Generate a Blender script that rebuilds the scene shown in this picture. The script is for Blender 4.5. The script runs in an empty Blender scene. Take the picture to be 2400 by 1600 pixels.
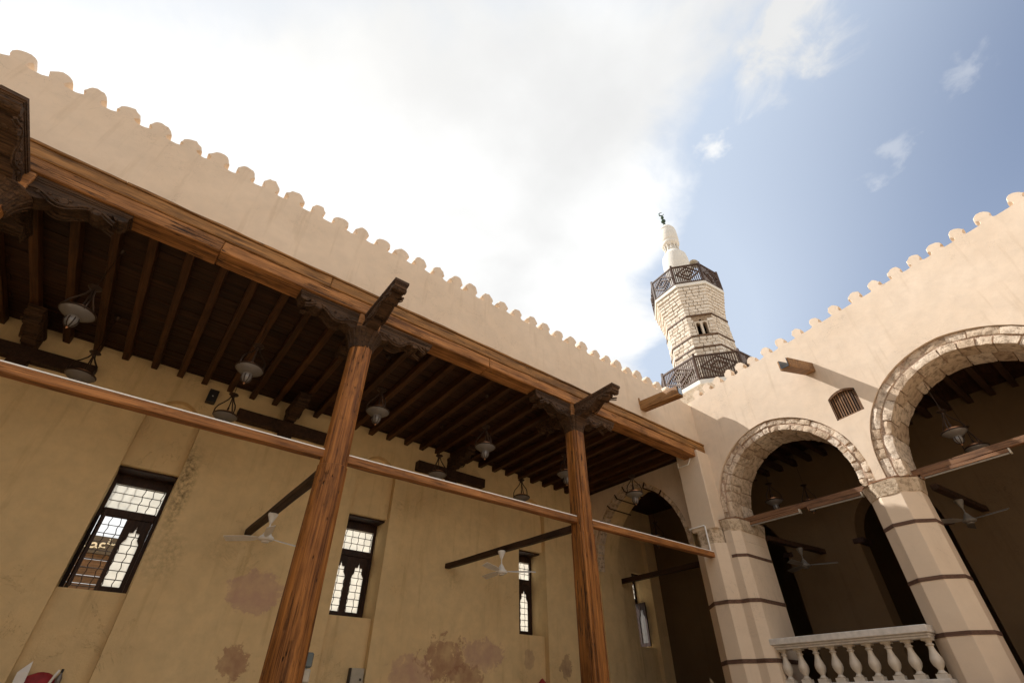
import bpy, bmesh, math, random
from mathutils import Vector, Matrix, noise as mnoise
random.seed(7)
R = math.radians
scene = bpy.context.scene
C = scene.collection
S = 1.4        # whole scene scaled about the camera eye: image-derived units -> metres
EYE = 0.6      # eye height above the courtyard floor, metres (unscaled z = 0 is eye level)
FLOOR = -EYE / S

# ------------------------------------------------------------------ camera
cam = bpy.data.cameras.new('camera'); cam_o = bpy.data.objects.new('camera', cam); C.objects.link(cam_o)
scene.camera = cam_o
cam.sensor_width = 36; cam.sensor_fit = 'HORIZONTAL'; cam.lens = 16.89
cam.clip_start = 0.05; cam.clip_end = 2000
_ya, _pi, _ro = R(52.1556), R(37.5858), R(0.1212)
_f = Vector((math.cos(_ya)*math.cos(_pi), math.sin(_ya)*math.cos(_pi), math.sin(_pi)))
_r = Vector((math.sin(_ya), -math.cos(_ya), 0)); _u = _r.cross(_f)
_r2 = _r*math.cos(_ro) + _u*math.sin(_ro); _u2 = _u*math.cos(_ro) - _r*math.sin(_ro)
m = Matrix((_r2, _u2, -_f)).transposed().to_4x4(); m.translation = (0, 0, EYE)
cam_o.matrix_world = m

# ------------------------------------------------------------------ light
SUNDIR = Vector((-0.46, 1.0, 1.09)).normalized()      # towards the sun
SUN_STRENGTH = 2.0
SKY_STRENGTH = 0.14
EXPOSURE = 1.82
vs = scene.view_settings
vs.view_transform = 'Standard'; vs.look = 'None'; vs.exposure = EXPOSURE; vs.gamma = 1.0; vs.use_curve_mapping = False
sun = bpy.data.lights.new('sun', 'SUN'); sun_o = bpy.data.objects.new('sun', sun); C.objects.link(sun_o)
sun.energy = SUN_STRENGTH; sun.angle = R(0.6); sun.color = (1.0, 0.985, 0.96)
sun_o.rotation_euler = SUNDIR.to_track_quat('Z', 'Y').to_euler()
sun_o.location = SUNDIR * 60

def node(nt, t, ins=None, **props):
    n = nt.nodes.new('ShaderNode' + t)
    for k, v in props.items(): setattr(n, k, v)
    for k, v in (ins or {}).items():
        s = n.inputs[k]
        if isinstance(v, bpy.types.NodeSocket): nt.links.new(v, s)
        elif isinstance(v, bpy.types.Node): nt.links.new(v.outputs[0], s)
        else:
            if isinstance(v, (tuple, list)) and len(v) == 3 and s.type == 'RGBA': v = (*v, 1)
            s.default_value = v
    return n
def math_(nt, op, a, b=0.0, c=0.0, clamp=False):
    return node(nt, 'Math', {0: a, 1: b, 2: c}, operation=op, use_clamp=clamp).outputs[0]
def vmath(nt, op, a, b=(0, 0, 0)):
    return node(nt, 'VectorMath', {0: a, 1: b}, operation=op)
def mixc(nt, fac, a, b, blend='MIX'):
    n = nt.nodes.new('ShaderNodeMix'); n.data_type = 'RGBA'; n.blend_type = blend; n.clamp_result = False
    for s, v in ((n.inputs[0], fac), (n.inputs[6], a), (n.inputs[7], b)):
        if isinstance(v, bpy.types.NodeSocket): nt.links.new(v, s)
        elif isinstance(v, bpy.types.Node): nt.links.new(v.outputs[0], s)
        else: s.default_value = (*v, 1) if isinstance(v, (tuple, list)) and len(v) == 3 else v
    return n.outputs[2]
def ramp(nt, fac, stops, interp='LINEAR'):
    n = nt.nodes.new('ShaderNodeValToRGB'); cr = n.color_ramp; cr.interpolation = interp
    while len(cr.elements) < len(stops): cr.elements.new(0.5)
    for e, (p, c) in zip(cr.elements, stops):
        e.position = p; e.color = (c, c, c, 1) if isinstance(c, (int, float)) else (*c, 1)
    nt.links.new(fac, n.inputs[0]); return n.outputs[0]
def smooth(nt, v, lo, hi):
    return node(nt, 'MapRange', {'Value': v, 'From Min': lo, 'From Max': hi}, interpolation_type='SMOOTHSTEP').outputs[0]

world = bpy.data.worlds.new('World'); scene.world = world; world.use_nodes = True
nt = world.node_tree; nt.nodes.clear()
sky = node(nt, 'TexSky', sky_type='NISHITA', sun_disc=False, sun_elevation=math.asin(SUNDIR.z),
           sun_rotation=math.atan2(SUNDIR.x, SUNDIR.y), altitude=10, air_density=1.0, dust_density=1.6, ozone_density=1.0)
d = node(nt, 'TexCoord').outputs['Generated']
dn = vmath(nt, 'NORMALIZE', d).outputs[0]
sx = node(nt, 'SeparateXYZ', {0: dn})
zc = math_(nt, 'MAXIMUM', sx.outputs[2], 0.10)
px = math_(nt, 'DIVIDE', sx.outputs[0], zc); py = math_(nt, 'DIVIDE', sx.outputs[1], zc)
pl = node(nt, 'CombineXYZ', {0: px, 1: py, 2: 0.0}).outputs[0]
n1 = node(nt, 'TexNoise', {'Vector': pl, 'Scale': 3.1, 'Detail': 9.0, 'Roughness': 0.56, 'Distortion': 0.35})
n2 = node(nt, 'TexNoise', {'Vector': vmath(nt, 'ADD', pl, (4.3, 1.7, 0)).outputs[0], 'Scale': 1.6, 'Detail': 7.0, 'Roughness': 0.5})
n3 = node(nt, 'TexNoise', {'Vector': vmath(nt, 'ADD', pl, (12.2, 5.1, 0)).outputs[0], 'Scale': 8.0, 'Detail': 10.0, 'Roughness': 0.60, 'Distortion': 0.5})
n4 = node(nt, 'TexNoise', {'Vector': vmath(nt, 'ADD', pl, (2.6, 7.9, 0)).outputs[0], 'Scale': 22.0, 'Detail': 10.0, 'Roughness': 0.55, 'Distortion': 0.25})
nz = math_(nt, 'SUBTRACT', n1.outputs[0], 0.5)
# a cloud bank that covers the sunward half of the sky, its edge ragged
edge = math_(nt, 'ADD', math_(nt, 'SUBTRACT', math_(nt, 'MULTIPLY', py, 0.70), math_(nt, 'MULTIPLY', px, 0.72)), 0.345)
edge0 = edge
edge = math_(nt, 'ADD', edge, math_(nt, 'MULTIPLY', nz, 0.55))
bank = smooth(nt, edge, -0.06, 0.12)
# overhead and behind the viewer the bank thins to a pale veil
thin = math_(nt, 'ADD', math_(nt, 'ADD', math_(nt, 'MULTIPLY', px, 0.70), math_(nt, 'MULTIPLY', py, 0.70)), math_(nt, 'MULTIPLY', nz, 0.55))
bank = math_(nt, 'MULTIPLY', bank, math_(nt, 'ADD', 0.58, math_(nt, 'MULTIPLY', smooth(nt, thin, 0.16, 0.40), 0.42)))
# unseen second bank behind the viewer, added to brighten the parapet wall
gap = math_(nt, 'ADD', math_(nt, 'SUBTRACT', math_(nt, 'MULTIPLY', px, 0.10), py), math_(nt, 'MULTIPLY', nz, 0.5))
bank = math_(nt, 'MAXIMUM', bank, smooth(nt, gap, 0.52, 0.85))
# loose clouds beyond the edge
def puff(cx, cy, r, ax=1.0, amp=3.4):
    dx = math_(nt, 'MULTIPLY', math_(nt, 'SUBTRACT', px, cx), ax); dy = math_(nt, 'SUBTRACT', py, cy)
    dist = math_(nt, 'SQRT', math_(nt, 'ADD', math_(nt, 'MULTIPLY', dx, dx), math_(nt, 'MULTIPLY', dy, dy)))
    v = math_(nt, 'SUBTRACT', 1.0, math_(nt, 'DIVIDE', dist, r))
    v = math_(nt, 'ADD', v, math_(nt, 'MULTIPLY', math_(nt, 'SUBTRACT', (n3 if r > 0.07 else n4).outputs[0], 0.5), amp))
    return smooth(nt, v, 0.05, 1.25)
loose = math_(nt, 'MULTIPLY', puff(0.60, -0.035, 0.165, 0.95, 2.6), 1.3, clamp=True)
for a in ((0.69, -0.035, 0.075, 1.0), (0.715, 0.190, 0.045, 1.0), (0.965, -0.215, 0.05, 1.0), (1.04, -0.06, 0.05, 0.9), (1.10, 0.0, 0.04, 1.0)):
    loose = math_(nt, 'MAXIMUM', loose, math_(nt, 'MULTIPLY', puff(*a), 1.0 if a[0] < 0.8 else 0.28))
sund = vmath(nt, 'DOT_PRODUCT', dn, tuple(SUNDIR)).outputs['Value']
glow = math_(nt, 'POWER', math_(nt, 'MAXIMUM', sund, 0.0), 6.0)
shade = smooth(nt, n2.outputs[0], 0.30, 0.68)
cb = math_(nt, 'ADD', math_(nt, 'ADD', 1.70, math_(nt, 'MULTIPLY', shade, 0.55)), math_(nt, 'MULTIPLY', glow, 0.40))
tint = mixc(nt, glow, (0.985, 0.99, 0.99), (1.0, 0.985, 0.955))
ccol = vmath(nt, 'SCALE', tint); nt.links.new(cb, ccol.inputs['Scale'])
# thin milky veil everywhere, thicker low down and towards the bank
veil = math_(nt, 'ADD', smooth(nt, edge0, -0.88, 0.06), math_(nt, 'MULTIPLY', smooth(nt, sx.outputs[2], 0.80, 0.45), 0.5))
veil = math_(nt, 'MINIMUM', math_(nt, 'MULTIPLY', veil, 0.92), 0.92)
skyd = vmath(nt, 'MULTIPLY', sky.outputs[0], (0.205, 0.222, 0.262))
vcol = mixc(nt, veil, skyd.outputs[0], (1.34, 1.54, 1.84))
mask = math_(nt, 'MAXIMUM', bank, loose)
col = mixc(nt, mask, vcol, ccol.outputs[0])
bg = node(nt, 'Background', {'Color': col, 'Strength': SKY_STRENGTH})
nt.links.new(bg.outputs[0], node(nt, 'OutputWorld').inputs[0])

# ------------------------------------------------------------------ materials
def new_mat(name):
    m = bpy.data.materials.new(name); m.use_nodes = True
    nt = m.node_tree; b = nt.nodes['Principled BSDF']; return m, nt, b
def simple(name, col, rough=0.6, metal=0.0, var=0.12, scale=6.0, bump=0.0):
    m, nt, b = new_mat(name)
    tc = node(nt, 'TexCoord').outputs['Object']
    n = node(nt, 'TexNoise', {'Vector': tc, 'Scale': scale, 'Detail': 5.0}).outputs[0]
    lo = tuple(c*(1-var) for c in col); hi = tuple(min(1, c*(1+var)) for c in col)
    nt.links.new(ramp(nt, n, [(0.3, lo), (0.7, hi)]), b.inputs['Base Color'])
    b.inputs['Roughness'].default_value = rough; b.inputs['Metallic'].default_value = metal
    if bump:
        bp = node(nt, 'Bump', {'Height': n, 'Strength': bump, 'Distance': 0.01}); nt.links.new(bp.outputs[0], b.inputs['Normal'])
    return m
def W3(x, y, z): return (x*S, y*S, z*S+EYE)

def plaster(name, base, warm, bump=0.35, mott=0.30, stains=(), mould=(), cracks=True, dirt=(0.30, 0.22, 0.13), dirtamt=0.35):
    m, nt, b = new_mat(name)
    pos = node(nt, 'NewGeometry').outputs['Position']
    a1 = node(nt, 'TexNoise', {'Vector': pos, 'Scale': 0.55, 'Detail': 6.0, 'Roughness': 0.6}).outputs[0]
    a2 = node(nt, 'TexNoise', {'Vector': pos, 'Scale': 3.2, 'Detail': 8.0, 'Roughness': 0.62}).outputs[0]
    st = vmath(nt, 'MULTIPLY', pos, (3.4, 3.4, 0.30)).outputs[0]
    a3 = node(nt, 'TexNoise', {'Vector': st, 'Scale': 1.6, 'Detail': 6.0, 'Roughness': 0.6}).outputs[0]
    a4 = node(nt, 'TexNoise', {'Vector': pos, 'Scale': 38.0, 'Detail': 4.0}).outputs[0]
    c = mixc(nt, ramp(nt, a1, [(0.32, 0.0), (0.68, 1.0)]), base, warm)
    c = mixc(nt, ramp(nt, a2, [(0.38, 0.0), (0.68, mott)]), c, tuple(x*0.80 for x in base))
    c = mixc(nt, math_(nt, 'MULTIPLY', ramp(nt, a3, [(0.56, 0.0), (0.80, 1.0)]), dirtamt), c, dirt)
    for (cx, cy, cz, rx, rz, colr, amt, rag) in stains:
        dv = vmath(nt, 'MULTIPLY', vmath(nt, 'SUBTRACT', pos, W3(cx, cy, cz)).outputs[0], (1/(rx*S), 1/(rx*S), 1/(rz*S))).outputs[0]
        ln = vmath(nt, 'LENGTH', dv).outputs['Value']
        nn = node(nt, 'TexNoise', {'Vector': vmath(nt, 'ADD', pos, (cx*3, 0, cz*5)).outputs[0], 'Scale': 4.2, 'Detail': 12.0, 'Roughness': 0.72, 'Distortion': 0.35}).outputs[0]
        v = math_(nt, 'SUBTRACT', math_(nt, 'ADD', 1.0, math_(nt, 'MULTIPLY', math_(nt, 'SUBTRACT', nn, 0.5), rag)), ln)
        ev = math_(nt, 'MULTIPLY', smooth(nt, v, 0.0, 0.16), ramp(nt, a2, [(0.30, 0.45), (0.62, 1.0)]))
        c = mixc(nt, math_(nt, 'MULTIPLY', ev, amt), c, colr)
    for (cx, cy, cz, rx, rz, amt) in mould:
        dv = vmath(nt, 'MULTIPLY', vmath(nt, 'SUBTRACT', pos, W3(cx, cy, cz)).outputs[0], (1/(rx*S), 1/(rx*S), 1/(rz*S))).outputs[0]
        ln = vmath(nt, 'LENGTH', dv).outputs['Value']
        nn = node(nt, 'TexNoise', {'Vector': pos, 'Scale': 11.0, 'Detail': 9.0, 'Roughness': 0.72}).outputs[0]
        f = math_(nt, 'MULTIPLY', smooth(nt, ln, 1.0, 0.2), ramp(nt, nn, [(0.40, 0.0), (0.66, 1.0)]))
        c = mixc(nt, math_(nt, 'MULTIPLY', f, amt), c, (0.055, 0.035, 0.012))
    h = math_(nt, 'ADD', math_(nt, 'MULTIPLY', a2, 0.7), math_(nt, 'MULTIPLY', a4, 0.10))
    h = math_(nt, 'ADD', h, math_(nt, 'MULTIPLY', a1, 1.6))
    if cracks:
        wv = node(nt, 'TexNoise', {'Vector': pos, 'Scale': 1.1, 'Detail': 6.0, 'Roughness': 0.7, 'Distortion': 1.2}).outputs[0]
        cr = math_(nt, 'ABSOLUTE', math_(nt, 'SUBTRACT', wv, 0.5))
        cr = math_(nt, 'MULTIPLY', smooth(nt, cr, 0.005, 0.0), smooth(nt, a1, 0.50, 0.60))
        c = mixc(nt, math_(nt, 'MULTIPLY', cr, 0.45), c, tuple(x*0.35 for x in base))
        h = math_(nt, 'SUBTRACT', h, math_(nt, 'MULTIPLY', cr, 0.35))
    nt.links.new(c, b.inputs['Base Color']); b.inputs['Roughness'].default_value = 0.92
    b.inputs['Specular IOR Level'].default_value = 0.15
    bp = node(nt, 'Bump', {'Height': h, 'Strength': bump, 'Distance': 0.05}); nt.links.new(bp.outputs[0], b.inputs['Normal'])
    return m

def wood(name, dark, light, axis='x', scale=1.0, rough=0.6, crack=0.5, bump=0.4, world=False, pits=0.0):
    m, nt, b = new_mat(name)
    tc = node(nt, 'NewGeometry').outputs['Position'] if world else node(nt, 'TexCoord').outputs['Object']
    rnd = node(nt, 'ObjectInfo').outputs['Random']
    off = node(nt, 'CombineXYZ', {0: math_(nt, 'MULTIPLY', rnd, 17.0), 1: math_(nt, 'MULTIPLY', rnd, 31.0), 2: math_(nt, 'MULTIPLY', rnd, 7.0)}).outputs[0]
    v = vmath(nt, 'ADD', tc, off).outputs[0]
    lo, hi = 0.7*scale, 14.0*scale
    mult = {'x': (lo, hi, hi), 'y': (hi, lo, hi), 'z': (hi, hi, lo)}[axis]
    mult2 = {'x': (lo*0.5, hi*0.9, hi*0.9), 'y': (hi*0.9, lo*0.5, hi*0.9), 'z': (hi*0.9, hi*0.9, lo*0.5)}[axis]
    g = node(nt, 'TexNoise', {'Vector': vmath(nt, 'MULTIPLY', v, mult).outputs[0], 'Scale': 1.0, 'Detail': 8.0, 'Roughness': 0.62, 'Distortion': 0.3}).outputs[0]
    g2 = node(nt, 'TexNoise', {'Vector': vmath(nt, 'MULTIPLY', v, mult2).outputs[0], 'Scale': 1.3, 'Detail': 5.0, 'Distortion': 0.6}).outputs[0]
    big = node(nt, 'TexNoise', {'Vector': v, 'Scale': 1.7, 'Detail': 5.0}).outputs[0]
    f = math_(nt, 'ADD', math_(nt, 'MULTIPLY', g, 0.7), math_(nt, 'MULTIPLY', big, 0.3))
    fib = node(nt, 'TexNoise', {'Vector': vmath(nt, 'MULTIPLY', v, tuple(q*3.5 if q > 5 else q*1.5 for q in mult)).outputs[0], 'Scale': 1.0, 'Detail': 6.0, 'Roughness': 0.7}).outputs[0]
    f = math_(nt, 'ADD', math_(nt, 'MULTIPLY', f, 0.62), math_(nt, 'MULTIPLY', fib, 0.38))
    c = ramp(nt, f, [(0.40, dark), (0.50, tuple(p*0.5+q*0.5 for p, q in zip(dark, light))), (0.61, light)])
    blot = node(nt, 'TexNoise', {'Vector': vmath(nt, 'MULTIPLY', v, tuple(1.2 if q < 5 else 4.5 for q in mult)).outputs[0], 'Scale': 1.0, 'Detail': 7.0, 'Roughness': 0.65}).outputs[0]
    c = mixc(nt, ramp(nt, blot, [(0.54, 0.0), (0.70, 0.75)]), c, tuple(q*0.6 for q in dark))
    hs = node(nt, 'HueSaturation', {'Color': c, 'Value': math_(nt, 'ADD', 0.82, math_(nt, 'MULTIPLY', rnd, 0.36))}).outputs[0]
    ck = smooth(nt, math_(nt, 'ABSOLUTE', math_(nt, 'SUBTRACT', g2, 0.5)), 0.024, 0.004)
    ck = math_(nt, 'MULTIPLY', ck, smooth(nt, big, 0.50, 0.60))
    ck = math_(nt, 'MULTIPLY', ck, crack)
    if pits:
        pm = {'x': (2.5, 9, 9), 'y': (9, 2.5, 9), 'z': (9, 9, 2.5)}[axis]
        vd = node(nt, 'TexVoronoi', {'Vector': vmath(nt, 'MULTIPLY', vmath(nt, 'ADD', v, vmath(nt, 'SCALE', tc).outputs[0]).outputs[0], pm).outputs[0], 'Scale': 1.0}).outputs['Distance']
        pt = math_(nt, 'MULTIPLY', smooth(nt, vd, 0.17, 0.06), smooth(nt, blot, 0.42, 0.56))
        ck = math_(nt, 'MAXIMUM', ck, math_(nt, 'MULTIPLY', pt, pits))
    c = mixc(nt, ck, hs, tuple(x*0.12 for x in dark))
    nt.links.new(c, b.inputs['Base Color']); b.inputs['Roughness'].default_value = rough
    b.inputs['Specular IOR Level'].default_value = 0.25
    h = math_(nt, 'SUBTRACT', math_(nt, 'ADD', g, math_(nt, 'MULTIPLY', g2, 0.4)), math_(nt, 'MULTIPLY', ck, 1.5))
    bp = node(nt, 'Bump', {'Height': h, 'Strength': bump, 'Distance': 0.02}); nt.links.new(bp.outputs[0], b.inputs['Normal'])
    return m

def stone(name, cols, bump=0.9, scale=1.0, dark=(0.16, 0.10, 0.06)):
    m, nt, b = new_mat(name)
    pos = node(nt, 'NewGeometry').outputs['Position']
    rnd = node(nt, 'ObjectInfo').outputs['Random']
    a = node(nt, 'TexNoise', {'Vector': pos, 'Scale': 9.0*scale, 'Detail': 9.0, 'Roughness': 0.68}).outputs[0]
    b2 = node(nt, 'TexNoise', {'Vector': pos, 'Scale': 34.0*scale, 'Detail': 5.0, 'Roughness': 0.7}).outputs[0]
    g = node(nt, 'TexNoise', {'Vector': pos, 'Scale': 1.6*scale, 'Detail': 5.0}).outputs[0]
    vor = node(nt, 'TexVoronoi', {'Vector': pos, 'Scale': 26.0*scale}).outputs['Distance']
    base = ramp(nt, math_(nt, 'ADD', math_(nt, 'MULTIPLY', rnd, 0.7), math_(nt, 'MULTIPLY', g, 0.3)), [(0.10, cols[0]), (0.45, cols[1]), (0.85, cols[2])])
    c = mixc(nt, ramp(nt, a, [(0.34, 0.75), (0.54, 0.0)]), base, dark)
    pits = smooth(nt, vor, 0.22, 0.05)
    pits = math_(nt, 'MULTIPLY', pits, smooth(nt, a, 0.58, 0.44))
    c = mixc(nt, math_(nt, 'MULTIPLY', pits, 0.7), c, tuple(x*0.4 for x in dark))
    nt.links.new(c, b.inputs['Base Color']); b.inputs['Roughness'].default_value = 0.95
    b.inputs['Specular IOR Level'].default_value = 0.1
    h = math_(nt, 'SUBTRACT', math_(nt, 'ADD', a, math_(nt, 'MULTIPLY', b2, 0.35)), math_(nt, 'MULTIPLY', pits, 0.5))
    bp = node(nt, 'Bump', {'Height': h, 'Strength': bump, 'Distance': 0.035}); nt.links.new(bp.outputs[0], b.inputs['Normal'])
    return m

MAUVE = (0.20, 0.115, 0.085); BROWNP = (0.36, 0.19, 0.115)
M = {}
M['cream'] = plaster('cream_plaster', (0.715, 0.58, 0.445), (0.65, 0.51, 0.375), dirt=(0.44, 0.325, 0.215), dirtamt=0.55, bump=0.22, mott=0.55)
M['ochre'] = plaster('ochre_plaster', (0.78, 0.59, 0.325), (0.69, 0.505, 0.265), dirt=(0.40, 0.265, 0.12), dirtamt=0.5, mott=0.75, bump=0.55, stains=(
    (1.84, 8.5, 1.38, 0.42, 0.30, (0.53, 0.33, 0.25), 0.8, 1.6), (1.82, 8.5, 0.53, 0.20, 0.20, BROWNP, 0.8, 2.8),
    (4.55, 8.5, 0.45, 0.45, 0.30, (0.52, 0.325, 0.24), 0.8, 2.4), (5.12, 8.5, 0.72, 0.42, 0.33, BROWNP, 0.8, 3.6),
    (5.95, 8.5, 0.82, 0.50, 0.26, (0.51, 0.32, 0.24), 0.8, 2.6), (5.6, 8.5, 0.48, 0.38, 0.20, BROWNP, 0.75, 3.4),
    (8.0, 8.5, 0.70, 0.16, 0.20, (0.25, 0.15, 0.10), 0.75, 2.6), (7.15, 8.62, 0.80, 0.14, 0.18, (0.32, 0.20, 0.15), 0.5, 1.4)),
    mould=((0.44, 8.5, 2.6, 0.16, 0.85, 0.85), (0.55, 8.5, 1.7, 0.35, 0.5, 0.35), (0.36, 8.5, 3.0, 0.08, 0.5, 0.7), (5.2, 8.5, 1.95, 0.3, 0.25, 0.22), (1.2, 8.5, 1.9, 0.35, 0.3, 0.2)))
M['pier'] = plaster('pier_plaster', (0.71, 0.575, 0.435), (0.65, 0.51, 0.375), bump=0.18, dirt=(0.42, 0.31, 0.21), dirtamt=0.2)
M['dim'] = plaster('shaded_plaster', (0.16, 0.105, 0.055), (0.13, 0.083, 0.042), dirt=(0.09, 0.055, 0.025), dirtamt=0.5)  # same plaster as the other walls, gallery shade put into its colour
M['band'] = wood('band_wood', (0.075, 0.040, 0.026), (0.15, 0.085, 0.058), 'y', rough=0.85, crack=0.3)
M['coral'] = stone('coral_stone', ((0.49, 0.36, 0.245), (0.66, 0.52, 0.38), (0.75, 0.63, 0.50)))
M['mortar'] = stone('arch_mortar', ((0.44, 0.31, 0.22), (0.52, 0.37, 0.27), (0.56, 0.42, 0.31)), bump=1.0, dark=(0.28, 0.18, 0.12))
M['capstone'] = stone('capital_stone', ((0.54, 0.42, 0.29), (0.60, 0.47, 0.335), (0.64, 0.51, 0.37)), bump=1.0, scale=1.3, dark=(0.20, 0.135, 0.08))
M['tower'] = stone('tower_stone', ((0.54, 0.455, 0.355), (0.64, 0.555, 0.45), (0.73, 0.655, 0.555)), bump=0.5, scale=1.2, dark=(0.40, 0.30, 0.20))
M['tower_pale'] = stone('whitewashed_stone', ((0.66, 0.57, 0.46), (0.72, 0.64, 0.53), (0.77, 0.70, 0.60)), bump=0.5, scale=1.2, dark=(0.50, 0.40, 0.29))
M['tower_mortar'] = stone('tower_mortar', ((0.26, 0.185, 0.12), (0.30, 0.215, 0.14), (0.33, 0.24, 0.16)), bump=0.5)
M['beam'] = wood('beam_wood', (0.095, 0.034, 0.008), (0.49, 0.220, 0.070), 'x', crack=0.95, pits=0.6, bump=0.7)
M['beam_top'] = wood('fascia_wood', (0.085, 0.037, 0.010), (0.43, 0.210, 0.066), 'x', scale=1.3, crack=0.8)
M['column'] = wood('column_wood', (0.075, 0.023, 0.004), (0.40, 0.160, 0.038), 'z', crack=1.0, rough=0.5, bump=0.9, pits=0.9)
M['tie_x'] = wood('tie_wood', (0.10, 0.035, 0.009), (0.42, 0.180, 0.055), 'x', crack=0.6, rough=0.55)
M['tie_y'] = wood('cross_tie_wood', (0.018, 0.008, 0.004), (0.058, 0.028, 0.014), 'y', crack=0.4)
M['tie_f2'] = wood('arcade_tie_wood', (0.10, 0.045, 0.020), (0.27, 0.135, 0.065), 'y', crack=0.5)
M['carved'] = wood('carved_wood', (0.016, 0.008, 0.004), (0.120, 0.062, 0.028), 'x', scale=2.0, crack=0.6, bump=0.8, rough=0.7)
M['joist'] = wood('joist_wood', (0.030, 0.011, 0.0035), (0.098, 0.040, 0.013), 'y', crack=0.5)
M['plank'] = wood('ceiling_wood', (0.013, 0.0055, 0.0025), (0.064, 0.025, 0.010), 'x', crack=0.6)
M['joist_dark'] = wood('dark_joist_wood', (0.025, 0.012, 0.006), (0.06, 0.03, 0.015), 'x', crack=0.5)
M['frame'] = wood('window_wood', (0.018, 0.008, 0.005), (0.050, 0.023, 0.014), 'z', crack=0.3, rough=0.5)
M['railing'] = wood('railing_wood', (0.045, 0.024, 0.014), (0.115, 0.066, 0.042), 'z', crack=0.2)
M['tower_band'] = wood('tower_band_wood', (0.10, 0.055, 0.028), (0.20, 0.115, 0.065), 'x', crack=0.2)
M['spout'] = wood('spout_wood', (0.14, 0.062, 0.018), (0.40, 0.205, 0.075), 'y', crack=0.7)
M['vent'] = wood('vent_wood', (0.07, 0.032, 0.014), (0.26, 0.135, 0.060), 'z', crack=0.4)
M['white'] = simple('white_paint', (0.80, 0.78, 0.74), 0.5, var=0.06)
M['tower_white'] = simple('white_render', (0.66, 0.62, 0.55), 0.8, var=0.07, scale=2.5, bump=0.3)
M['marble'] = simple('balustrade_stone', (0.60, 0.525, 0.43), 0.55, var=0.18, scale=5.0, bump=0.1)
M['rail_stone'] = simple('rail_stone', (0.60, 0.555, 0.50), 0.55, var=0.14, scale=9.0, bump=0.1)
M['lead'] = simple('lead_lining', (0.10, 0.115, 0.13), 0.45, metal=0.6)
M['dark_metal'] = simple('dark_bronze', (0.055, 0.035, 0.025), 0.45, metal=0.7)
M['brass'] = simple('copper_band', (0.42, 0.20, 0.10), 0.38, metal=0.9)
M['green_metal'] = simple('green_bronze', (0.035, 0.065, 0.045), 0.5, metal=0.5)
M['black'] = simple('black_plastic', (0.012, 0.012, 0.013), 0.5)
M['grey_box'] = simple('blue_grey_plastic', (0.09, 0.11, 0.11), 0.5)
M['cream_box'] = simple('cream_metal_box', (0.42, 0.38, 0.30), 0.5)
M['ground'] = plaster('courtyard_paving', (0.62, 0.48, 0.33), (0.55, 0.42, 0.28), bump=0.1, cracks=False)
M['carpet'] = simple('red_carpet', (0.16, 0.07, 0.05), 0.95, var=0.3)
M['mat'] = simple('pale_bounce_floor', (0.44, 0.31, 0.19), 0.95, var=0.2)  # unseen floor, made pale to bounce light up into the gallery
M['roof'] = simple('roof_render', (0.55, 0.48, 0.40), 0.9)
M['red'] = simple('red_cloth', (0.30, 0.02, 0.025), 0.7, var=0.4)
M['bulb'] = simple('amber_bulb', (0.55, 0.28, 0.06), 0.25)
M['lamp_tube'] = simple('dull_lamp_tube', (0.30, 0.27, 0.23), 0.4)  # dull grey tube colour
M['tube'] = simple('pale_enamel', (0.72, 0.72, 0.68), 0.3)
M['shop'] = wood('shopfront_wood', (0.055, 0.033, 0.022), (0.14, 0.085, 0.055), 'x', crack=0.3)
M['sign'] = simple('sign_board', (0.055, 0.045, 0.04), 0.5)

def shade_mat(name, col, trans=0.5):
    m, nt, b = new_mat(name)
    nt.nodes.remove(b)
    tc = node(nt, 'TexCoord').outputs['Object']
    n = node(nt, 'TexNoise', {'Vector': tc, 'Scale': 5.0, 'Detail': 4.0}).outputs[0]
    c = ramp(nt, n, [(0.3, tuple(x*0.85 for x in col)), (0.7, col)])
    di = node(nt, 'BsdfDiffuse', {'Color': c}); tr = node(nt, 'BsdfTranslucent', {'Color': c})
    gl = node(nt, 'BsdfGlossy', {'Color': (1, 1, 1), 'Roughness': 0.15})
    mx = node(nt, 'MixShader', {0: trans, 1: di.outputs[0], 2: tr.outputs[0]})
    mx2 = node(nt, 'MixShader', {0: 0.05, 1: mx.outputs[0], 2: gl.outputs[0]})
    nt.links.new(mx2.outputs[0], nt.nodes['Material Output'].inputs[0])
    return m
M['glass'] = shade_mat('frosted_glass', (0.80, 0.78, 0.72), 0.85)
M['lampglass'] = shade_mat('milk_glass', (0.26, 0.235, 0.21), 0.35)

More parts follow.
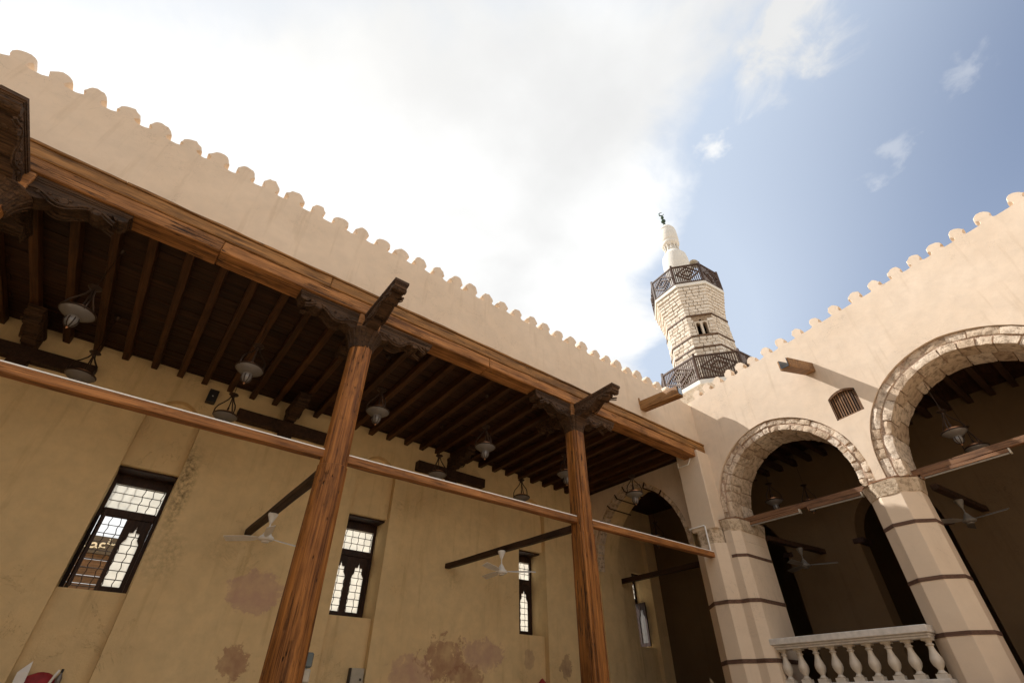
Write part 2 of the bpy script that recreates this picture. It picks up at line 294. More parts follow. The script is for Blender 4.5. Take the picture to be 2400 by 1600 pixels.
# ------------------------------------------------------------------ mesh helpers (unscaled units)
class MB:
    def __init__(s): s.v = []; s.f = []
    def add(s, vs, fs):
        o = len(s.v); s.v += [tuple(v) for v in vs]; s.f += [tuple(i+o for i in f) for f in fs]; return s
    def box(s, a, b):
        x0, y0, z0 = a; x1, y1, z1 = b
        return s.add([(x0,y0,z0),(x1,y0,z0),(x1,y1,z0),(x0,y1,z0),(x0,y0,z1),(x1,y0,z1),(x1,y1,z1),(x0,y1,z1)],
                     [(0,3,2,1),(4,5,6,7),(0,1,5,4),(1,2,6,5),(2,3,7,6),(3,0,4,7)])
    def hexa(s, p): return s.add(p, [(0,3,2,1),(4,5,6,7),(0,1,5,4),(1,2,6,5),(2,3,7,6),(3,0,4,7)])
    def bar(s, p, q, w, h, up=(0,0,1)):
        p = Vector(p); q = Vector(q); d = (q-p).normalized(); up = Vector(up)
        r = d.cross(up)
        if r.length < 1e-4: r = d.cross(Vector((1,0,0)))
        r.normalize(); u = r.cross(d)
        r *= w/2; u *= h/2
        return s.hexa([p-r-u, p+r-u, q+r-u, q-r-u, p-r+u, p+r+u, q+r+u, q-r+u])
    def prism(s, poly, z0, z1, scale1=1.0, centre=(0,0)):
        n = len(poly); cx, cy = centre
        vs = [(x,y,z0) for x,y in poly] + [(cx+(x-cx)*scale1, cy+(y-cy)*scale1, z1) for x,y in poly]
        fs = [tuple(range(n))[::-1], tuple(range(n, 2*n))] + [(i,(i+1)%n,n+(i+1)%n,n+i) for i in range(n)]
        return s.add(vs, fs)
    def extrude(s, pts, fn0, fn1):
        """closed 2-D outline pts -> two copies placed by fn0/fn1"""
        n = len(pts); vs = [fn0(*p) for p in pts] + [fn1(*p) for p in pts]
        return s.add(vs, [tuple(range(n))[::-1], tuple(range(n, 2*n))] + [(i,(i+1)%n,n+(i+1)%n,n+i) for i in range(n)])
    def lathe(s, prof, c=(0,0,0), n=16, axis='z', caps=True, phase=0.0):
        vs = []; fs = []; k = len(prof)
        for (r, h) in prof:
            for i in range(n):
                a = 2*math.pi*i/n + phase; x, y = r*math.cos(a), r*math.sin(a)
                p = {'z': (x,y,h), 'y': (x,h,y), 'x': (h,x,y)}[axis]
                vs.append((c[0]+p[0], c[1]+p[1], c[2]+p[2]))
        for j in range(k-1):
            for i in range(n): fs.append((j*n+i, j*n+(i+1)%n, (j+1)*n+(i+1)%n, (j+1)*n+i))
        if caps: fs += [tuple(range(n))[::-1], tuple(range((k-1)*n, k*n))]
        return s.add(vs, fs)
    def tube(s, path, r, n=6):
        path = [Vector(p) for p in path]; rs = r if isinstance(r, (list, tuple)) else [r]*len(path)
        vs = []; fs = []; prev = None
        for i, p in enumerate(path):
            d = (path[min(i+1, len(path)-1)] - path[max(i-1, 0)]).normalized()
            a = prev if prev is not None else (Vector((0,0,1)) if abs(d.z) < 0.9 else Vector((1,0,0)))
            u = (a - d*a.dot(d)).normalized(); w = d.cross(u); prev = u
            for k in range(n):
                t = 2*math.pi*k/n; vs.append(p + (u*math.cos(t) + w*math.sin(t))*rs[i])
        for i in range(len(path)-1):
            for k in range(n): fs.append((i*n+k, i*n+(k+1)%n, (i+1)*n+(k+1)%n, (i+1)*n+k))
        fs += [tuple(range(n))[::-1], tuple(range((len(path)-1)*n, len(path)*n))]
        return s.add(vs, fs)
    def jitter(s, amp, seed=0, freq=6.0):
        o = Vector((seed*13.7, seed*5.1, seed*3.3))
        s.v = [tuple(Vector(v) + mnoise.noise_vector(Vector(v)*freq + o)*amp) for v in s.v]; return s

def rough_box(mb, a, b, axis, n, amp, seed):
    """long box split along its length, its outline wandering a little"""
    rnd = random.Random(seed); i = 'xyz'.index(axis); o = [k for k in range(3) if k != i]
    L = [a[i] + (b[i]-a[i])*k/n for k in range(n+1)]; vs = []
    for t in L:
        for (p, q) in ((0,0),(1,0),(1,1),(0,1)):
            v = [0,0,0]; v[i] = t; v[o[0]] = (a,b)[p][o[0]] + rnd.uniform(-amp, amp); v[o[1]] = (a,b)[q][o[1]] + rnd.uniform(-amp, amp)
            vs.append(v)
    fs = [(0,3,2,1)] + [(n*4, n*4+1, n*4+2, n*4+3)]
    for k in range(n):
        for j in range(4): fs.append((k*4+j, k*4+(j+1)%4, k*4+4+(j+1)%4, k*4+4+j))
    return mb.add(vs, fs)

WO = {}     # world origin (unscaled units) of each object
def mesh_of(name, mb, mat, origin, bevel=0.0, smooth=False, segs=1):
    me = bpy.data.meshes.new(name)
    ox, oy, oz = origin
    me.from_pydata([((x-ox)*S, (y-oy)*S, (z-oz)*S) for x, y, z in mb.v], [], mb.f)
    bm = bmesh.new(); bm.from_mesh(me)
    bmesh.ops.recalc_face_normals(bm, faces=bm.faces)
    if bevel:
        bmesh.ops.bevel(bm, geom=[e for e in bm.edges if len(e.link_faces) == 2 and e.calc_face_angle(0) > 0.5], offset=bevel*S, segments=segs, affect='EDGES', clamp_overlap=True)
    bm.to_mesh(me); bm.free()
    if smooth:
        for p in me.polygons: p.use_smooth = True
        try: me.set_sharp_from_angle(angle=R(smooth if smooth > 1 else 40))
        except Exception: pass
    me.materials.append(M[mat]); return me
def place(name, me, origin, parent=None, rot=(0,0,0), scale=(1,1,1)):
    o = bpy.data.objects.new(name, me); C.objects.link(o)
    if parent is None: o.location = (origin[0]*S, origin[1]*S, origin[2]*S + EYE)
    else:
        p = WO[parent]; o.parent = parent
        o.location = ((origin[0]-p[0])*S, (origin[1]-p[1])*S, (origin[2]-p[2])*S)
    o.rotation_euler = rot; o.scale = scale
    WO[o] = tuple(origin); return o
def ctr(mb):
    xs = [v[0] for v in mb.v]; ys = [v[1] for v in mb.v]; zs = [v[2] for v in mb.v]
    return ((min(xs)+max(xs))/2, (min(ys)+max(ys))/2, min(zs))
def obj(name, mb, mat, parent=None, origin=None, **kw):
    origin = origin or ctr(mb)
    return place(name, mesh_of(name, mb, mat, origin, **kw), origin, parent)
def tag(o, label, cat, group=None):
    o['label'] = label; o['category'] = cat
    if group: o['group'] = group
    return o
def thing(name, label, cat, loc, group=None):
    return tag(place(name, None, loc), label, cat, group)
def struct(o): o['kind'] = 'structure'; return o
def stuff(o): o['kind'] = 'stuff'; return o
def copy_tree(o, parent=None, delta=(0,0,0)):
    c = o.copy(); C.objects.link(c); w = WO[o]; WO[c] = tuple(w[i]+delta[i] for i in range(3))
    c.parent = parent
    if parent is None: c.location = o.location + Vector(delta)*S
    for ch in [x for x in WO if x.parent is o and x is not c]: copy_tree(ch, c, delta)
    return c

def wall_strips(mb, us, intervals, place0, place1):
    """solid wall cut into vertical strips; intervals(u, mid) -> [(lo, hi)] ; place(u, z) -> point on the front / back face"""
    e = 1e-5
    for u0, u1 in zip(us[:-1], us[1:]):
        if u1-u0 < 1e-6: continue
        mid = (u0+u1)/2
        for (l0,h0),(l1,h1) in zip(intervals(u0+e, mid), intervals(u1-e, mid)):
            mb.hexa([place0(u0,l0), place0(u1,l1), place1(u1,l1), place1(u0,l0), place0(u0,h0), place0(u1,h1), place1(u1,h1), place1(u0,h0)])
    return mb
def arch_top(u, c, w, e, zs):
    """upper curve of a two-centred arch: half width w, centre offset e, springing zs"""
    d = abs(u-c); rr = w+e
    return zs + math.sqrt(max(0.0, rr*rr - (d+e)**2))
def arch_us(c, w, n=28): return [c + w*math.sin(-math.pi/2 + math.pi*i/n) for i in range(n+1)]

# ------------------------------------------------------------------ setting
g = MB(); g.box((-60,-60,FLOOR-0.3), (70,80,FLOOR))
struct(obj('courtyard_ground', g, 'ground'))

Xb = 9.07           # face of the arcade wall on the right
XB2 = 9.82          # its back
YF = 5.05           # face of the parapet wall on the left
YB = 8.5            # back wall of the timber gallery
XE = 11.5           # back wall of the arched gallery

# ---- merlons
MPROF = [(0.163,-0.012),(0.148,0.002),(0.122,0.008),(0.098,0.024),(0.083,0.050),(0.084,0.074),(0.100,0.098),(0.116,0.122),(0.115,0.150),(0.098,0.186),(0.064,0.222),(0.028,0.243)]
def merlon_mesh(axis, depth, seed=1):
    pts = MPROF + [(-x, z) for x, z in reversed(MPROF)]
    rnd = random.Random(seed); tw = rnd.uniform(-0.14,0.14); pts = [(x*rnd.uniform(0.86,1.10)+tw*max(0,z-0.08)*0.6 if abs(x) < 0.14 else x, z+(rnd.uniform(-0.014,0.010) if z > 0.01 else 0)) for x, z in pts]
    n = len(pts); vs = []; fs = []
    lay = [(0.0, 0.90), (0.012, 0.975), (0.03, 1.0), (depth-0.03, 1.0), (depth-0.012, 0.975), (depth, 0.90)]
    for dpt, sc in lay:
        for x, z in pts:
            zz = z if z < 0.03 else 0.03 + (z-0.03)*(0.5+0.5*sc)
            xx = x if z < 0.01 else x*sc
            vs.append((xx, dpt, zz) if axis == 'x' else (dpt, xx, zz))
    for k in range(len(lay)-1):
        for i in range(n): fs.append((k*n+i, k*n+(i+1)%n, (k+1)*n+(i+1)%n, (k+1)*n+i))
    fs += [tuple(range(n)), tuple(range((len(lay)-1)*n, len(lay)*n))]
    return mesh_of('merlon', MB().add(vs, fs), 'cream', (0,0,0), smooth=50)

# ---- parapet wall above the timber gallery
pw = thing('parapet_wall', 'cream plastered parapet wall with rounded merlons above the long timber beam', 'wall', (2.0, YF, 4.5))
WT = 5.505
w = MB(); n = 60
for k in range(n):
    x0 = -4.6 + (Xb+4.6)*k/n; x1 = -4.6 + (Xb+4.6)*(k+1)/n
    w.box((x0, YF, 4.40), (x1, YF+0.26, WT))
obj('wall', w, 'cream', pw)
mm = [merlon_mesh('x', 0.17, i) for i in range(9)]
k = 0; x = -4.45
while x < Xb-0.16:
    place('merlon', mm[(k*4+k//9)%9], (x + random.uniform(-0.012,0.012), YF+0.002, WT-0.002), pw, rot=(0, random.uniform(-0.03,0.03), random.uniform(-0.03,0.03)), scale=(random.uniform(0.88,1.06), 1, random.uniform(0.86,1.08)))
    x += 0.3275; k += 1

# ---- arcade wall on the right
A1 = (7.10, 1.36, 0.365, 2.69); A2 = (3.62, 1.345, 0.077, 3.10); A3 = (0.60, 1.53, 0.075, 3.15)
ZCAP = 2.90
def topz(y): return 5.60 + (YF-y)*0.115
VY0, VY1 = 1.965, 2.42
def vent_top(y): return 4.44 + 0.085*math.sin(math.pi*(y-VY0)/(VY1-VY0))**0.8 + (VY1-y)/(VY1-VY0)*0.035
def vent_bot(y): return 4.022 + (VY1-y)/(VY1-VY0)*0.04
def f2_int(u, mid):
    zt = topz(u) if mid < YF+0.26 else 4.40
    for (c, ww, e, zs) in (A1, A2, A3):
        if abs(mid-c) < ww: return [(arch_top(u, c, ww, e, zs), zt)]
    if VY0 < mid < VY1 and not (abs(mid-A3[0]) < A3[1] or abs(mid-A2[0]) < A2[1]):
        return [(ZCAP, vent_bot(u)), (vent_top(u), zt)]
    return [(ZCAP if mid > -0.9 else FLOOR, zt)]
# the vent spans the pier and part of arch three's haunch
def f2_int2(u, mid):
    zt = topz(u) if mid < YF+0.26 else 4.40
    lo = ZCAP if mid > -0.95 else FLOOR
    if mid > 8.46: lo = FLOOR
    for (c, ww, e, zs) in (A1, A2, A3):
        if abs(mid-c) < ww: lo = arch_top(u, c, ww, e, zs)
    if VY0 < mid < VY1: return [(lo, vent_bot(u)), (vent_top(u), zt)]
    return [(lo, zt)]
us = sorted(set([-4.0, -3, -2, -0.93, YF+0.26, YB+0.1] + arch_us(A1[0],A1[1]) + arch_us(A2[0],A2[1]) + arch_us(A3[0],A3[1]) + [VY0+(VY1-VY0)*i/12 for i in range(13)] + [2.2, 5.2, 5.5]))
aw = thing('arcade_wall', 'cream plastered wall with three stone arches and sloping merlon parapet on the right', 'wall', (Xb, 2.2, ZCAP))
w = wall_strips(MB(), us, f2_int2, lambda u,z: (Xb,u,z), lambda u,z: (XB2,u,z))
obj('wall', w, 'cream', aw)
mf = [merlon_mesh('y', 0.17, 10+i) for i in range(9)]
MY = [4.83, 4.56, 4.28, 3.995, 3.707, 3.424, 3.105, 2.772, 2.417, 2.058, 1.668, 1.27, 0.927, 0.57, 0.25, -0.074, -0.413, -0.796, -1.232, -1.64, -2.02, -2.40, -2.78, -3.16]
for k, y in enumerate(MY):
    sw = random.uniform(0.80, 0.92)*(1.0 if y > 1.0 else 1.07); sh = random.uniform(0.80, 0.95)
    place('merlon', mf[(k*4+k//9)%9], (Xb+0.002, y, topz(y)-0.004), aw, rot=(-math.atan(0.115)+random.uniform(-0.05,0.05), 0, random.uniform(-0.04,0.04)), scale=(0.9, sw, sh))
# pilaster carrying the beam end
pb = MB(); pb.box((8.68, 4.948, 2.74), (Xb+0.05, 5.46, 4.31))
obj('pilaster', pb, 'pier', aw, bevel=0.012)

# arch stones
def ring_curve(c, w, e, zs, zbot, step=0.02):
    """list of (y, z, ny, nz) on the intrados from the left foot (high y) to the right foot"""
    pts = []; rr = w+e; a1 = math.acos(e/rr)
    z = zbot
    while z < zs: pts.append((c+w, z, 1, 0)); z += step
    nA = max(8, int(rr*a1/step))
    for i in range(nA+1):
        t = a1*i/nA; pts.append((c-e+rr*math.cos(t), zs+rr*math.sin(t), math.cos(t), math.sin(t)))
    right = [(2*c-y, z, -ny, nz) for (y,z,ny,nz) in pts[:-1]]
    return pts + right[::-1]
def arch_stones(parent, c, w, e, zs, thick, rows, zbot, length, seed, name='stone', xf=Xb+0.03, depth=XB2-Xb-0.03, mortar='mortar', face='coral', amp=0.024, jit=0.7):
    rnd = random.Random(seed)
    cur = ring_curve(c, w-thick, e, zs, zbot)
    s = [0.0]
    for a, b in zip(cur[:-1], cur[1:]): s.append(s[-1] + math.hypot(b[0]-a[0], b[1]-a[1]))
    tot = s[-1]
    def at(t):
        t = max(0, min(tot, t)); lo, hi = 0, len(s)-1
        while hi-lo > 1:
            m_ = (lo+hi)//2
            if s[m_] <= t: lo = m_
            else: hi = m_
        f = (t-s[lo])/max(1e-9, s[hi]-s[lo]); a, b = cur[lo], cur[hi]
        v = [a[i]+(b[i]-a[i])*f for i in range(4)]; l = math.hypot(v[2], v[3]) or 1
        return v[0], v[1], v[2]/l, v[3]/l
    # mortar ring behind the stones
    mb = MB(); N = 90
    for i in range(N):
        q = []
        for x in (xf+0.020, xf+depth-0.02):
            for t in (tot*i/N, tot*(i+1)/N):
                y, z, ny, nz = at(t)
                q.append([(x, y+ny*r, z+nz*r) for r in (0.036, thick+0.02)])
        mb.hexa([q[0][0], q[1][0], q[3][0], q[2][0], q[0][1], q[1][1], q[3][1], q[2][1]])
    obj('arch_ring', mb, mortar, parent)
    for (r0, r1, x0, x1, ln) in rows:
        t = rnd.uniform(-0.1, 0)
        while t < tot:
            l = ln*rnd.uniform(0.55, 1.5); t0, t1 = max(0, t), min(tot, t+l); t += l
            if t1-t0 < 0.05: continue
            j = 0.005 if x0 < xf+0.1 and r0 > 0.01 else 0.009; tm0, tm1 = t0+j, t1-j
            pr0 = rnd.uniform(-amp*0.8, amp*0.4); nU = 3 if ln > 0.15 else 2; nV = 2; nW = 2
            vs = []; idx = {}
            for a in range(nU+1):
                y, z, ny, nz = at(tm0+(tm1-tm0)*a/nU)
                for b_ in range(nV+1):
                    r = r0+j+(r1-r0-2*j)*b_/nV
                    for d_ in range(nW+1):
                        xx = x0+pr0+(x1-x0-pr0)*d_/nW
                        ed = (a in (0,nU)) + (b_ in (0,nV)) + (d_ == 0)
                        sh = 0.010*(ed >= 2)
                        rr_ = r + (sh if b_ == 0 else -sh if b_ == nV else 0)*0.8
                        p = Vector((xx + (sh if d_ == 0 else 0), y+ny*rr_, z+nz*rr_))
                        if d_ == 0 or b_ == 0: p += Vector((rnd.uniform(-1,1)*0.018, rnd.uniform(-1,1)*0.011, rnd.uniform(-1,1)*0.011))*jit
                        idx[a,b_,d_] = len(vs); vs.append(p)
            fs = []
            for a in range(nU):
                for b_ in range(nV):
                    fs.append((idx[a,b_,0], idx[a+1,b_,0], idx[a+1,b_+1,0], idx[a,b_+1,0]))
                    fs.append((idx[a,b_,nW], idx[a,b_+1,nW], idx[a+1,b_+1,nW], idx[a+1,b_,nW]))
                for d_ in range(nW):
                    fs.append((idx[a,0,d_], idx[a,0,d_+1], idx[a+1,0,d_+1], idx[a+1,0,d_]))
                    fs.append((idx[a,nV,d_], idx[a+1,nV,d_], idx[a+1,nV,d_+1], idx[a,nV,d_+1]))
            for b_ in range(nV):
                for d_ in range(nW):
                    fs.append((idx[0,b_,d_], idx[0,b_+1,d_], idx[0,b_+1,d_+1], idx[0,b_,d_+1]))
                    fs.append((idx[nU,b_,d_], idx[nU,b_,d_+1], idx[nU,b_+1,d_+1], idx[nU,b_+1,d_]))
            mb = MB().add(vs, fs)
            obj(name, mb, face, parent, smooth=32)
x0 = Xb+0.03
arch_stones(aw, *A2, 0.245, [(0.13, 0.245, x0, x0+0.25, 0.20), (0.0, 0.13, x0, x0+0.33, 0.21), (0.0, 0.12, x0+0.34, XB2, 0.23)], ZCAP-0.02, 0.2, 5)
arch_stones(aw, *A3, 0.30, [(0.155, 0.30, x0, x0+0.25, 0.25), (0.0, 0.155, x0, x0+0.33, 0.27), (0.0, 0.14, x0+0.34, XB2, 0.26)], ZCAP-0.02, 0.25, 6)
arch_stones(aw, *A1, 0.125, [(0.0, 0.125, Xb+0.012, Xb+0.22, 0.30)], 2.60, 0.3, 8, xf=Xb+0.012, mortar='ochre', amp=0.004, jit=0.2)
obj('jamb', MB().box((Xb+0.012, 8.335, FLOOR), (XB2-0.01, 8.47, 2.60)), 'ochre', aw)
# timber wedges between stones of the far arch
for t in (0.62, 0.86, 1.05, 1.22, 2.05, 2.35):
    cc, ww, ee, zs = A1; rr = ww+ee
    th = t if t < 1.3 else math.pi-t
    sg = 1 if t < 1.3 else -1
    yy = cc + sg*(-ee + rr*math.cos(th)); zz = zs + rr*math.sin(th)
    ny, nz = sg*math.cos(th), math.sin(th)
    mb = MB(); mb.bar((Xb+0.004, yy-ny*0.135, zz-nz*0.135), (Xb+0.004, yy+ny*0.005, zz+nz*0.005), 0.022, 0.02, up=(1,0,0))
    mb.bar((Xb, yy-ny*0.132, zz-nz*0.132), (XB2, yy-ny*0.132, zz-nz*0.132), 0.016, 0.022)
    obj('timber_wedge', mb, 'frame', aw)

# vent grille
vg = MB()
for i in range(12):
    ya, yb = VY0+(VY1-VY0)*i/12, VY0+(VY1-VY0)*(i+1)/12
    for (za, zb, t) in ((vent_top(ya), vent_top(yb), -0.035), (vent_bot(ya), vent_bot(yb), 0.02)):
        vg.hexa([(Xb+0.006, ya, za), (Xb+0.006, yb, zb), (Xb+0.10, yb, zb), (Xb+0.10, ya, za), (Xb+0.006, ya, za+t), (Xb+0.006, yb, zb+t), (Xb+0.10, yb, zb+t), (Xb+0.10, ya, za+t)])
vg.box((Xb+0.006, VY0, vent_bot(VY0)), (Xb+0.10, VY0+0.022, vent_top(VY0))).box((Xb+0.006, VY1-0.022, vent_bot(VY1)), (Xb+0.10, VY1, vent_top(VY1)))
vent = obj('vent_grille', vg, 'vent', aw); vent['label'] = 'small arched wooden vent with upright slats'
for i in range(10):
    yy = VY0+0.045+(VY1-VY0-0.09)*i/9
    sm = MB(); sm.box((Xb+0.035, yy-0.010, vent_bot(yy)+0.01), (Xb+0.062, yy+0.010, vent_top(yy)-0.03)); obj('slat', sm, 'vent', vent)
sm = MB(); sm.box((Xb+0.5, VY0-0.1, 3.95), (Xb+0.52, VY1+0.1, 4.62)); obj('vent_dark_sheet', sm, 'black', vent)  # black sheet standing in for the shade behind the slats

# ------------------------------------------------------------------ piers
def octagon(cx, cy, ap, corner=None):
    h = ap*math.tan(R(22.5)) if corner is None else corner
    return [(cx-ap,cy+h),(cx-ap,cy-h),(cx-h,cy-ap),(cx+h,cy-ap),(cx+ap,cy-h),(cx+ap,cy+h),(cx+h,cy+ap),(cx-h,cy+ap)]
def rough_prism(poly, z0, z1, s0, s1, seed, amp=0.012, nz=4, sub=4):
    cx = sum(p[0] for p in poly)/len(poly); cy = sum(p[1] for p in poly)/len(poly)
    ring = []
    for i in range(len(poly)):
        a, b = poly[i], poly[(i+1)%len(poly)]
        for k in range(sub): ring.append((a[0]+(b[0]-a[0])*k/sub, a[1]+(b[1]-a[1])*k/sub))
    n = len(ring); vs = []; fs = []
    for j in range(nz+1):
        t = j/nz; sc = s0+(s1-s0)*t
        for x_, y_ in ring: vs.append((cx+(x_-cx)*sc, cy+(y_-cy)*sc, z0+(z1-z0)*t))
    for j in range(nz):
        for i in range(n): fs.append((j*n+i, j*n+(i+1)%n, (j+1)*n+(i+1)%n, (j+1)*n+i))
    fs += [tuple(range(n))[::-1], tuple(range(nz*n, nz*n+n))]
    return MB().add(vs, fs).jitter(amp, seed, 9.0)
def grow(poly, d):
    cx = sum(p[0] for p in poly)/len(poly); cy = sum(p[1] for p in poly)/len(poly)
    out = []; n = len(poly)
    for i in range(n):
        p0, p1, p2 = Vector(poly[i-1]), Vector(poly[i]), Vector(poly[(i+1)%n])
        d1 = (p1-p0).normalized(); d2 = (p2-p1).normalized()
        n1, n2 = Vector((d1.y,-d1.x)), Vector((d2.y,-d2.x))
        out.append((n1, n2, p1))
    area = sum(poly[i][0]*poly[(i+1)%n][1]-poly[(i+1)%n][0]*poly[i][1] for i in range(n))
    sg = 1 if area > 0 else -1
    res = []
    for n1, n2, p in out:
        b = (n1+n2); b = b/(b.length_squared/2) if b.length_squared > 1e-6 else n1
        q = p + b*d*sg; res.append((q.x, q.y))
    return res
pier = thing('octagonal_pier', 'tall octagonal plastered pier with brown bands between the two stone arches', 'pier', (9.44, 2.19, FLOOR), 'piers of the arcade')
poly = octagon(9.44, 2.185, 0.345)
mb = MB()
for z0, z1 in ((FLOOR, 0.80), (0.84, 1.46), (1.50, 2.21), (2.25, 2.69)): mb.prism(poly, z0, z1)
obj('shaft', mb, 'pier', pier, bevel=0.006)
for z0 in (0.795, 1.455, 2.205):
    obj('band', MB().prism(grow(poly, 0.007), z0, z0+0.05), 'band', pier)
obj('capital', rough_prism(octagon(9.44, 2.185, 0.36), 2.665, 2.872, 0.985, 1.10, 3), 'capstone', pier, smooth=35)
obj('impost_board', MB().prism(grow(octagon(9.44, 2.185, 0.395), 0.0), 2.874, 2.899), 'tie_f2', pier)

cp = thing('corner_pier', 'clustered plastered pier with brown bands under the beam end at the corner', 'pier', (9.3, 5.1, FLOOR), 'piers of the arcade')
cpoly = [(9.0,5.655),(8.68,5.331),(8.68,5.059),(8.835,4.905),(8.835,4.758),(8.964,4.629),(9.80,4.629),(9.80,5.655)]
mb = MB()
for z0, z1 in ((FLOOR, 0.63), (0.68, 1.49), (1.54, 2.48)): mb.prism(cpoly, z0, z1)
obj('shaft', mb, 'pier', cp, bevel=0.005)
qpoly = [(8.90,4.92),(8.835,4.905),(8.835,4.758),(8.964,4.629),(9.80,4.629),(9.80,4.92)]
obj('shaft', MB().prism(qpoly, 2.48, 2.68), 'pier', cp)
for z0 in (0.625, 1.485): obj('band', MB().prism(grow(cpoly, 0.007), z0, z0+0.06), 'band', cp)
obj('band', MB().add([(8.826,4.86,2.21),(8.826,4.755,2.21),(8.957,4.622,2.21),(9.79,4.622,2.21),(9.79,4.86,2.21),(8.826,4.86,2.26),(8.826,4.755,2.26),(8.957,4.622,2.26),(9.79,4.622,2.26),(9.79,4.86,2.26)],
    [(4,3,2,1,0),(5,6,7,8,9),(0,1,6,5),(1,2,7,6),(2,3,8,7),(3,4,9,8),(4,0,5,9)]), 'band', cp)
ppoly = [(9.05,5.60),(8.70,5.35),(8.70,5.07),(8.85,4.93),(9.80,4.93),(9.80,5.60)]
obj('capital', rough_prism(ppoly, 2.475, 2.745, 0.99, 1.03, 5), 'capstone', cp, smooth=35)
q2 = [(8.92,4.99),(8.83,4.90),(8.83,4.75),(8.96,4.61),(9.80,4.61),(9.80,4.99)]
obj('capital', rough_prism(q2, 2.66, 2.872, 0.97, 1.06, 7), 'capstone', cp, smooth=35)
obj('impost_board', MB().prism([(8.84,4.955),(8.82,4.77),(8.95,4.60),(9.82,4.60),(9.82,4.955)], 2.874, 2.899), 'tie_f2', cp)

# ------------------------------------------------------------------ balustrade and raised gallery floor
fl = MB(); fl.box((8.98, -4.0, FLOOR), (15.4, 8.9, 0.22)); struct(obj('raised_floor', fl, 'carpet'))
struct(obj('gallery_floor', MB().box((-5.2, 5.0, FLOOR), (8.9, 8.6, FLOOR+0.02)), 'mat'))
# the other two sides of the courtyard, behind the viewer
for nm, a, b in (('courtyard_wall', (-9.0,-9.3,2.9), (9.9,-9.0,5.6)), ('courtyard_wall', (-8.3,-9.0,2.9), (-8.0,5.0,5.6))):
    struct(obj(nm, MB().box(a, b), 'cream'))
struct(obj('gallery_floor', MB().box((-12.0,-12.9,FLOOR), (9.9,-9.0,FLOOR+0.02)), 'carpet'))
struct(obj('gallery_floor', MB().box((-11.9,-8.9,FLOOR), (-8.0,8.9,FLOOR+0.02)), 'carpet'))
struct(obj('gallery_roof', MB().box((-12.0,-13.0,4.45), (9.9,-9.31,4.6)), 'plank'))
struct(obj('gallery_roof', MB().box((-12.0,-9.30,4.45), (-8.31,8.9,4.6)), 'plank'))
struct(obj('courtyard_wall', MB().box((-12.2,-13.2,FLOOR), (9.9,-13.0,4.6)), 'ochre'))
struct(obj('courtyard_wall', MB().box((-12.2,-13.0,FLOOR), (-12.0,8.9,4.6)), 'ochre'))
bal = thing('balustrade', 'pale stone balustrade with turned balusters between pier and corner', 'balustrade', (9.1, 3.55, 0.22))
mb = MB(); mb.box((8.93, 2.45, 0.855), (9.27, 4.73, 0.945)); mb.box((8.965, 2.47, 0.825), (9.235, 4.71, 0.855)); mb.box((8.99, 2.48, 0.795), (9.21, 4.70, 0.826))
obj('rail', mb, 'rail_stone', bal, bevel=0.008)
obj('plinth', MB().box((8.97, 2.45, 0.221), (9.23, 4.73, 0.345)), 'rail_stone', bal, bevel=0.006)
prof = [(0.052,0.40),(0.058,0.41),(0.040,0.425),(0.032,0.44),(0.036,0.455),(0.062,0.49),(0.075,0.53),(0.073,0.565),(0.058,0.61),(0.041,0.655),(0.034,0.69),(0.036,0.71),(0.050,0.718),(0.050,0.73),(0.034,0.738),(0.036,0.752),(0.044,0.765),(0.044,0.772)]
bmb = MB().lathe(prof, (0,0,0), 18).box((-0.065,-0.065,0.345), (0.065,0.065,0.40)).box((-0.062,-0.062,0.770), (0.062,0.062,0.797))
bme = mesh_of('baluster', bmb, 'marble', (0,0,0.345), smooth=40)
for i in range(9): place('baluster', bme, (9.10, 4.565-0.2525*i, 0.345), bal, rot=(0,0,random.uniform(-0.06,0.06)))

# ------------------------------------------------------------------ back wall of the timber gallery
bw = thing('back_wall', 'ochre plastered rear wall with tall window niches and peeling mauve patches', 'wall', (3.0, YB, FLOOR))
NICHES = [(-0.42, 0.325), (2.99, 3.755), (6.80, 7.555), (10.40, 11.12)]
ZN = 3.50
def n_int(u, mid):
    for a, b in NICHES:
        if a < mid < b:
            c = (a+b)/2; return [(arch_top(u, c, (b-a)/2, 0.05, ZN), 4.62)]
    return [(FLOOR, 4.62)]
us = [-5.2, XE+0.02] + [-5.2+0.4*i for i in range(42)]
for a, b in NICHES: us += arch_us((a+b)/2, (b-a)/2, 16)
us = sorted(u for u in set(us) if u <= XE+0.02)
mb = wall_strips(MB(), us, n_int, lambda u,z: (u,YB,z), lambda u,z: (u,YB+0.12,z))
ZW0, ZW1 = 1.215, 2.82
def n_int2(u, mid):
    for a, b in NICHES:
        if a < mid < b: return [(FLOOR, ZW0), (ZW1, 4.62)]
    return [(FLOOR, 4.62)]
us2 = sorted(set([-5.2, XE+0.02] + [x_ for ab in NICHES for x_ in ab]))
wall_strips(mb, us2, n_int2, lambda u,z: (u,YB+0.12,z), lambda u,z: (u,YB+0.62,z))
obj('wall', mb, 'ochre', bw)

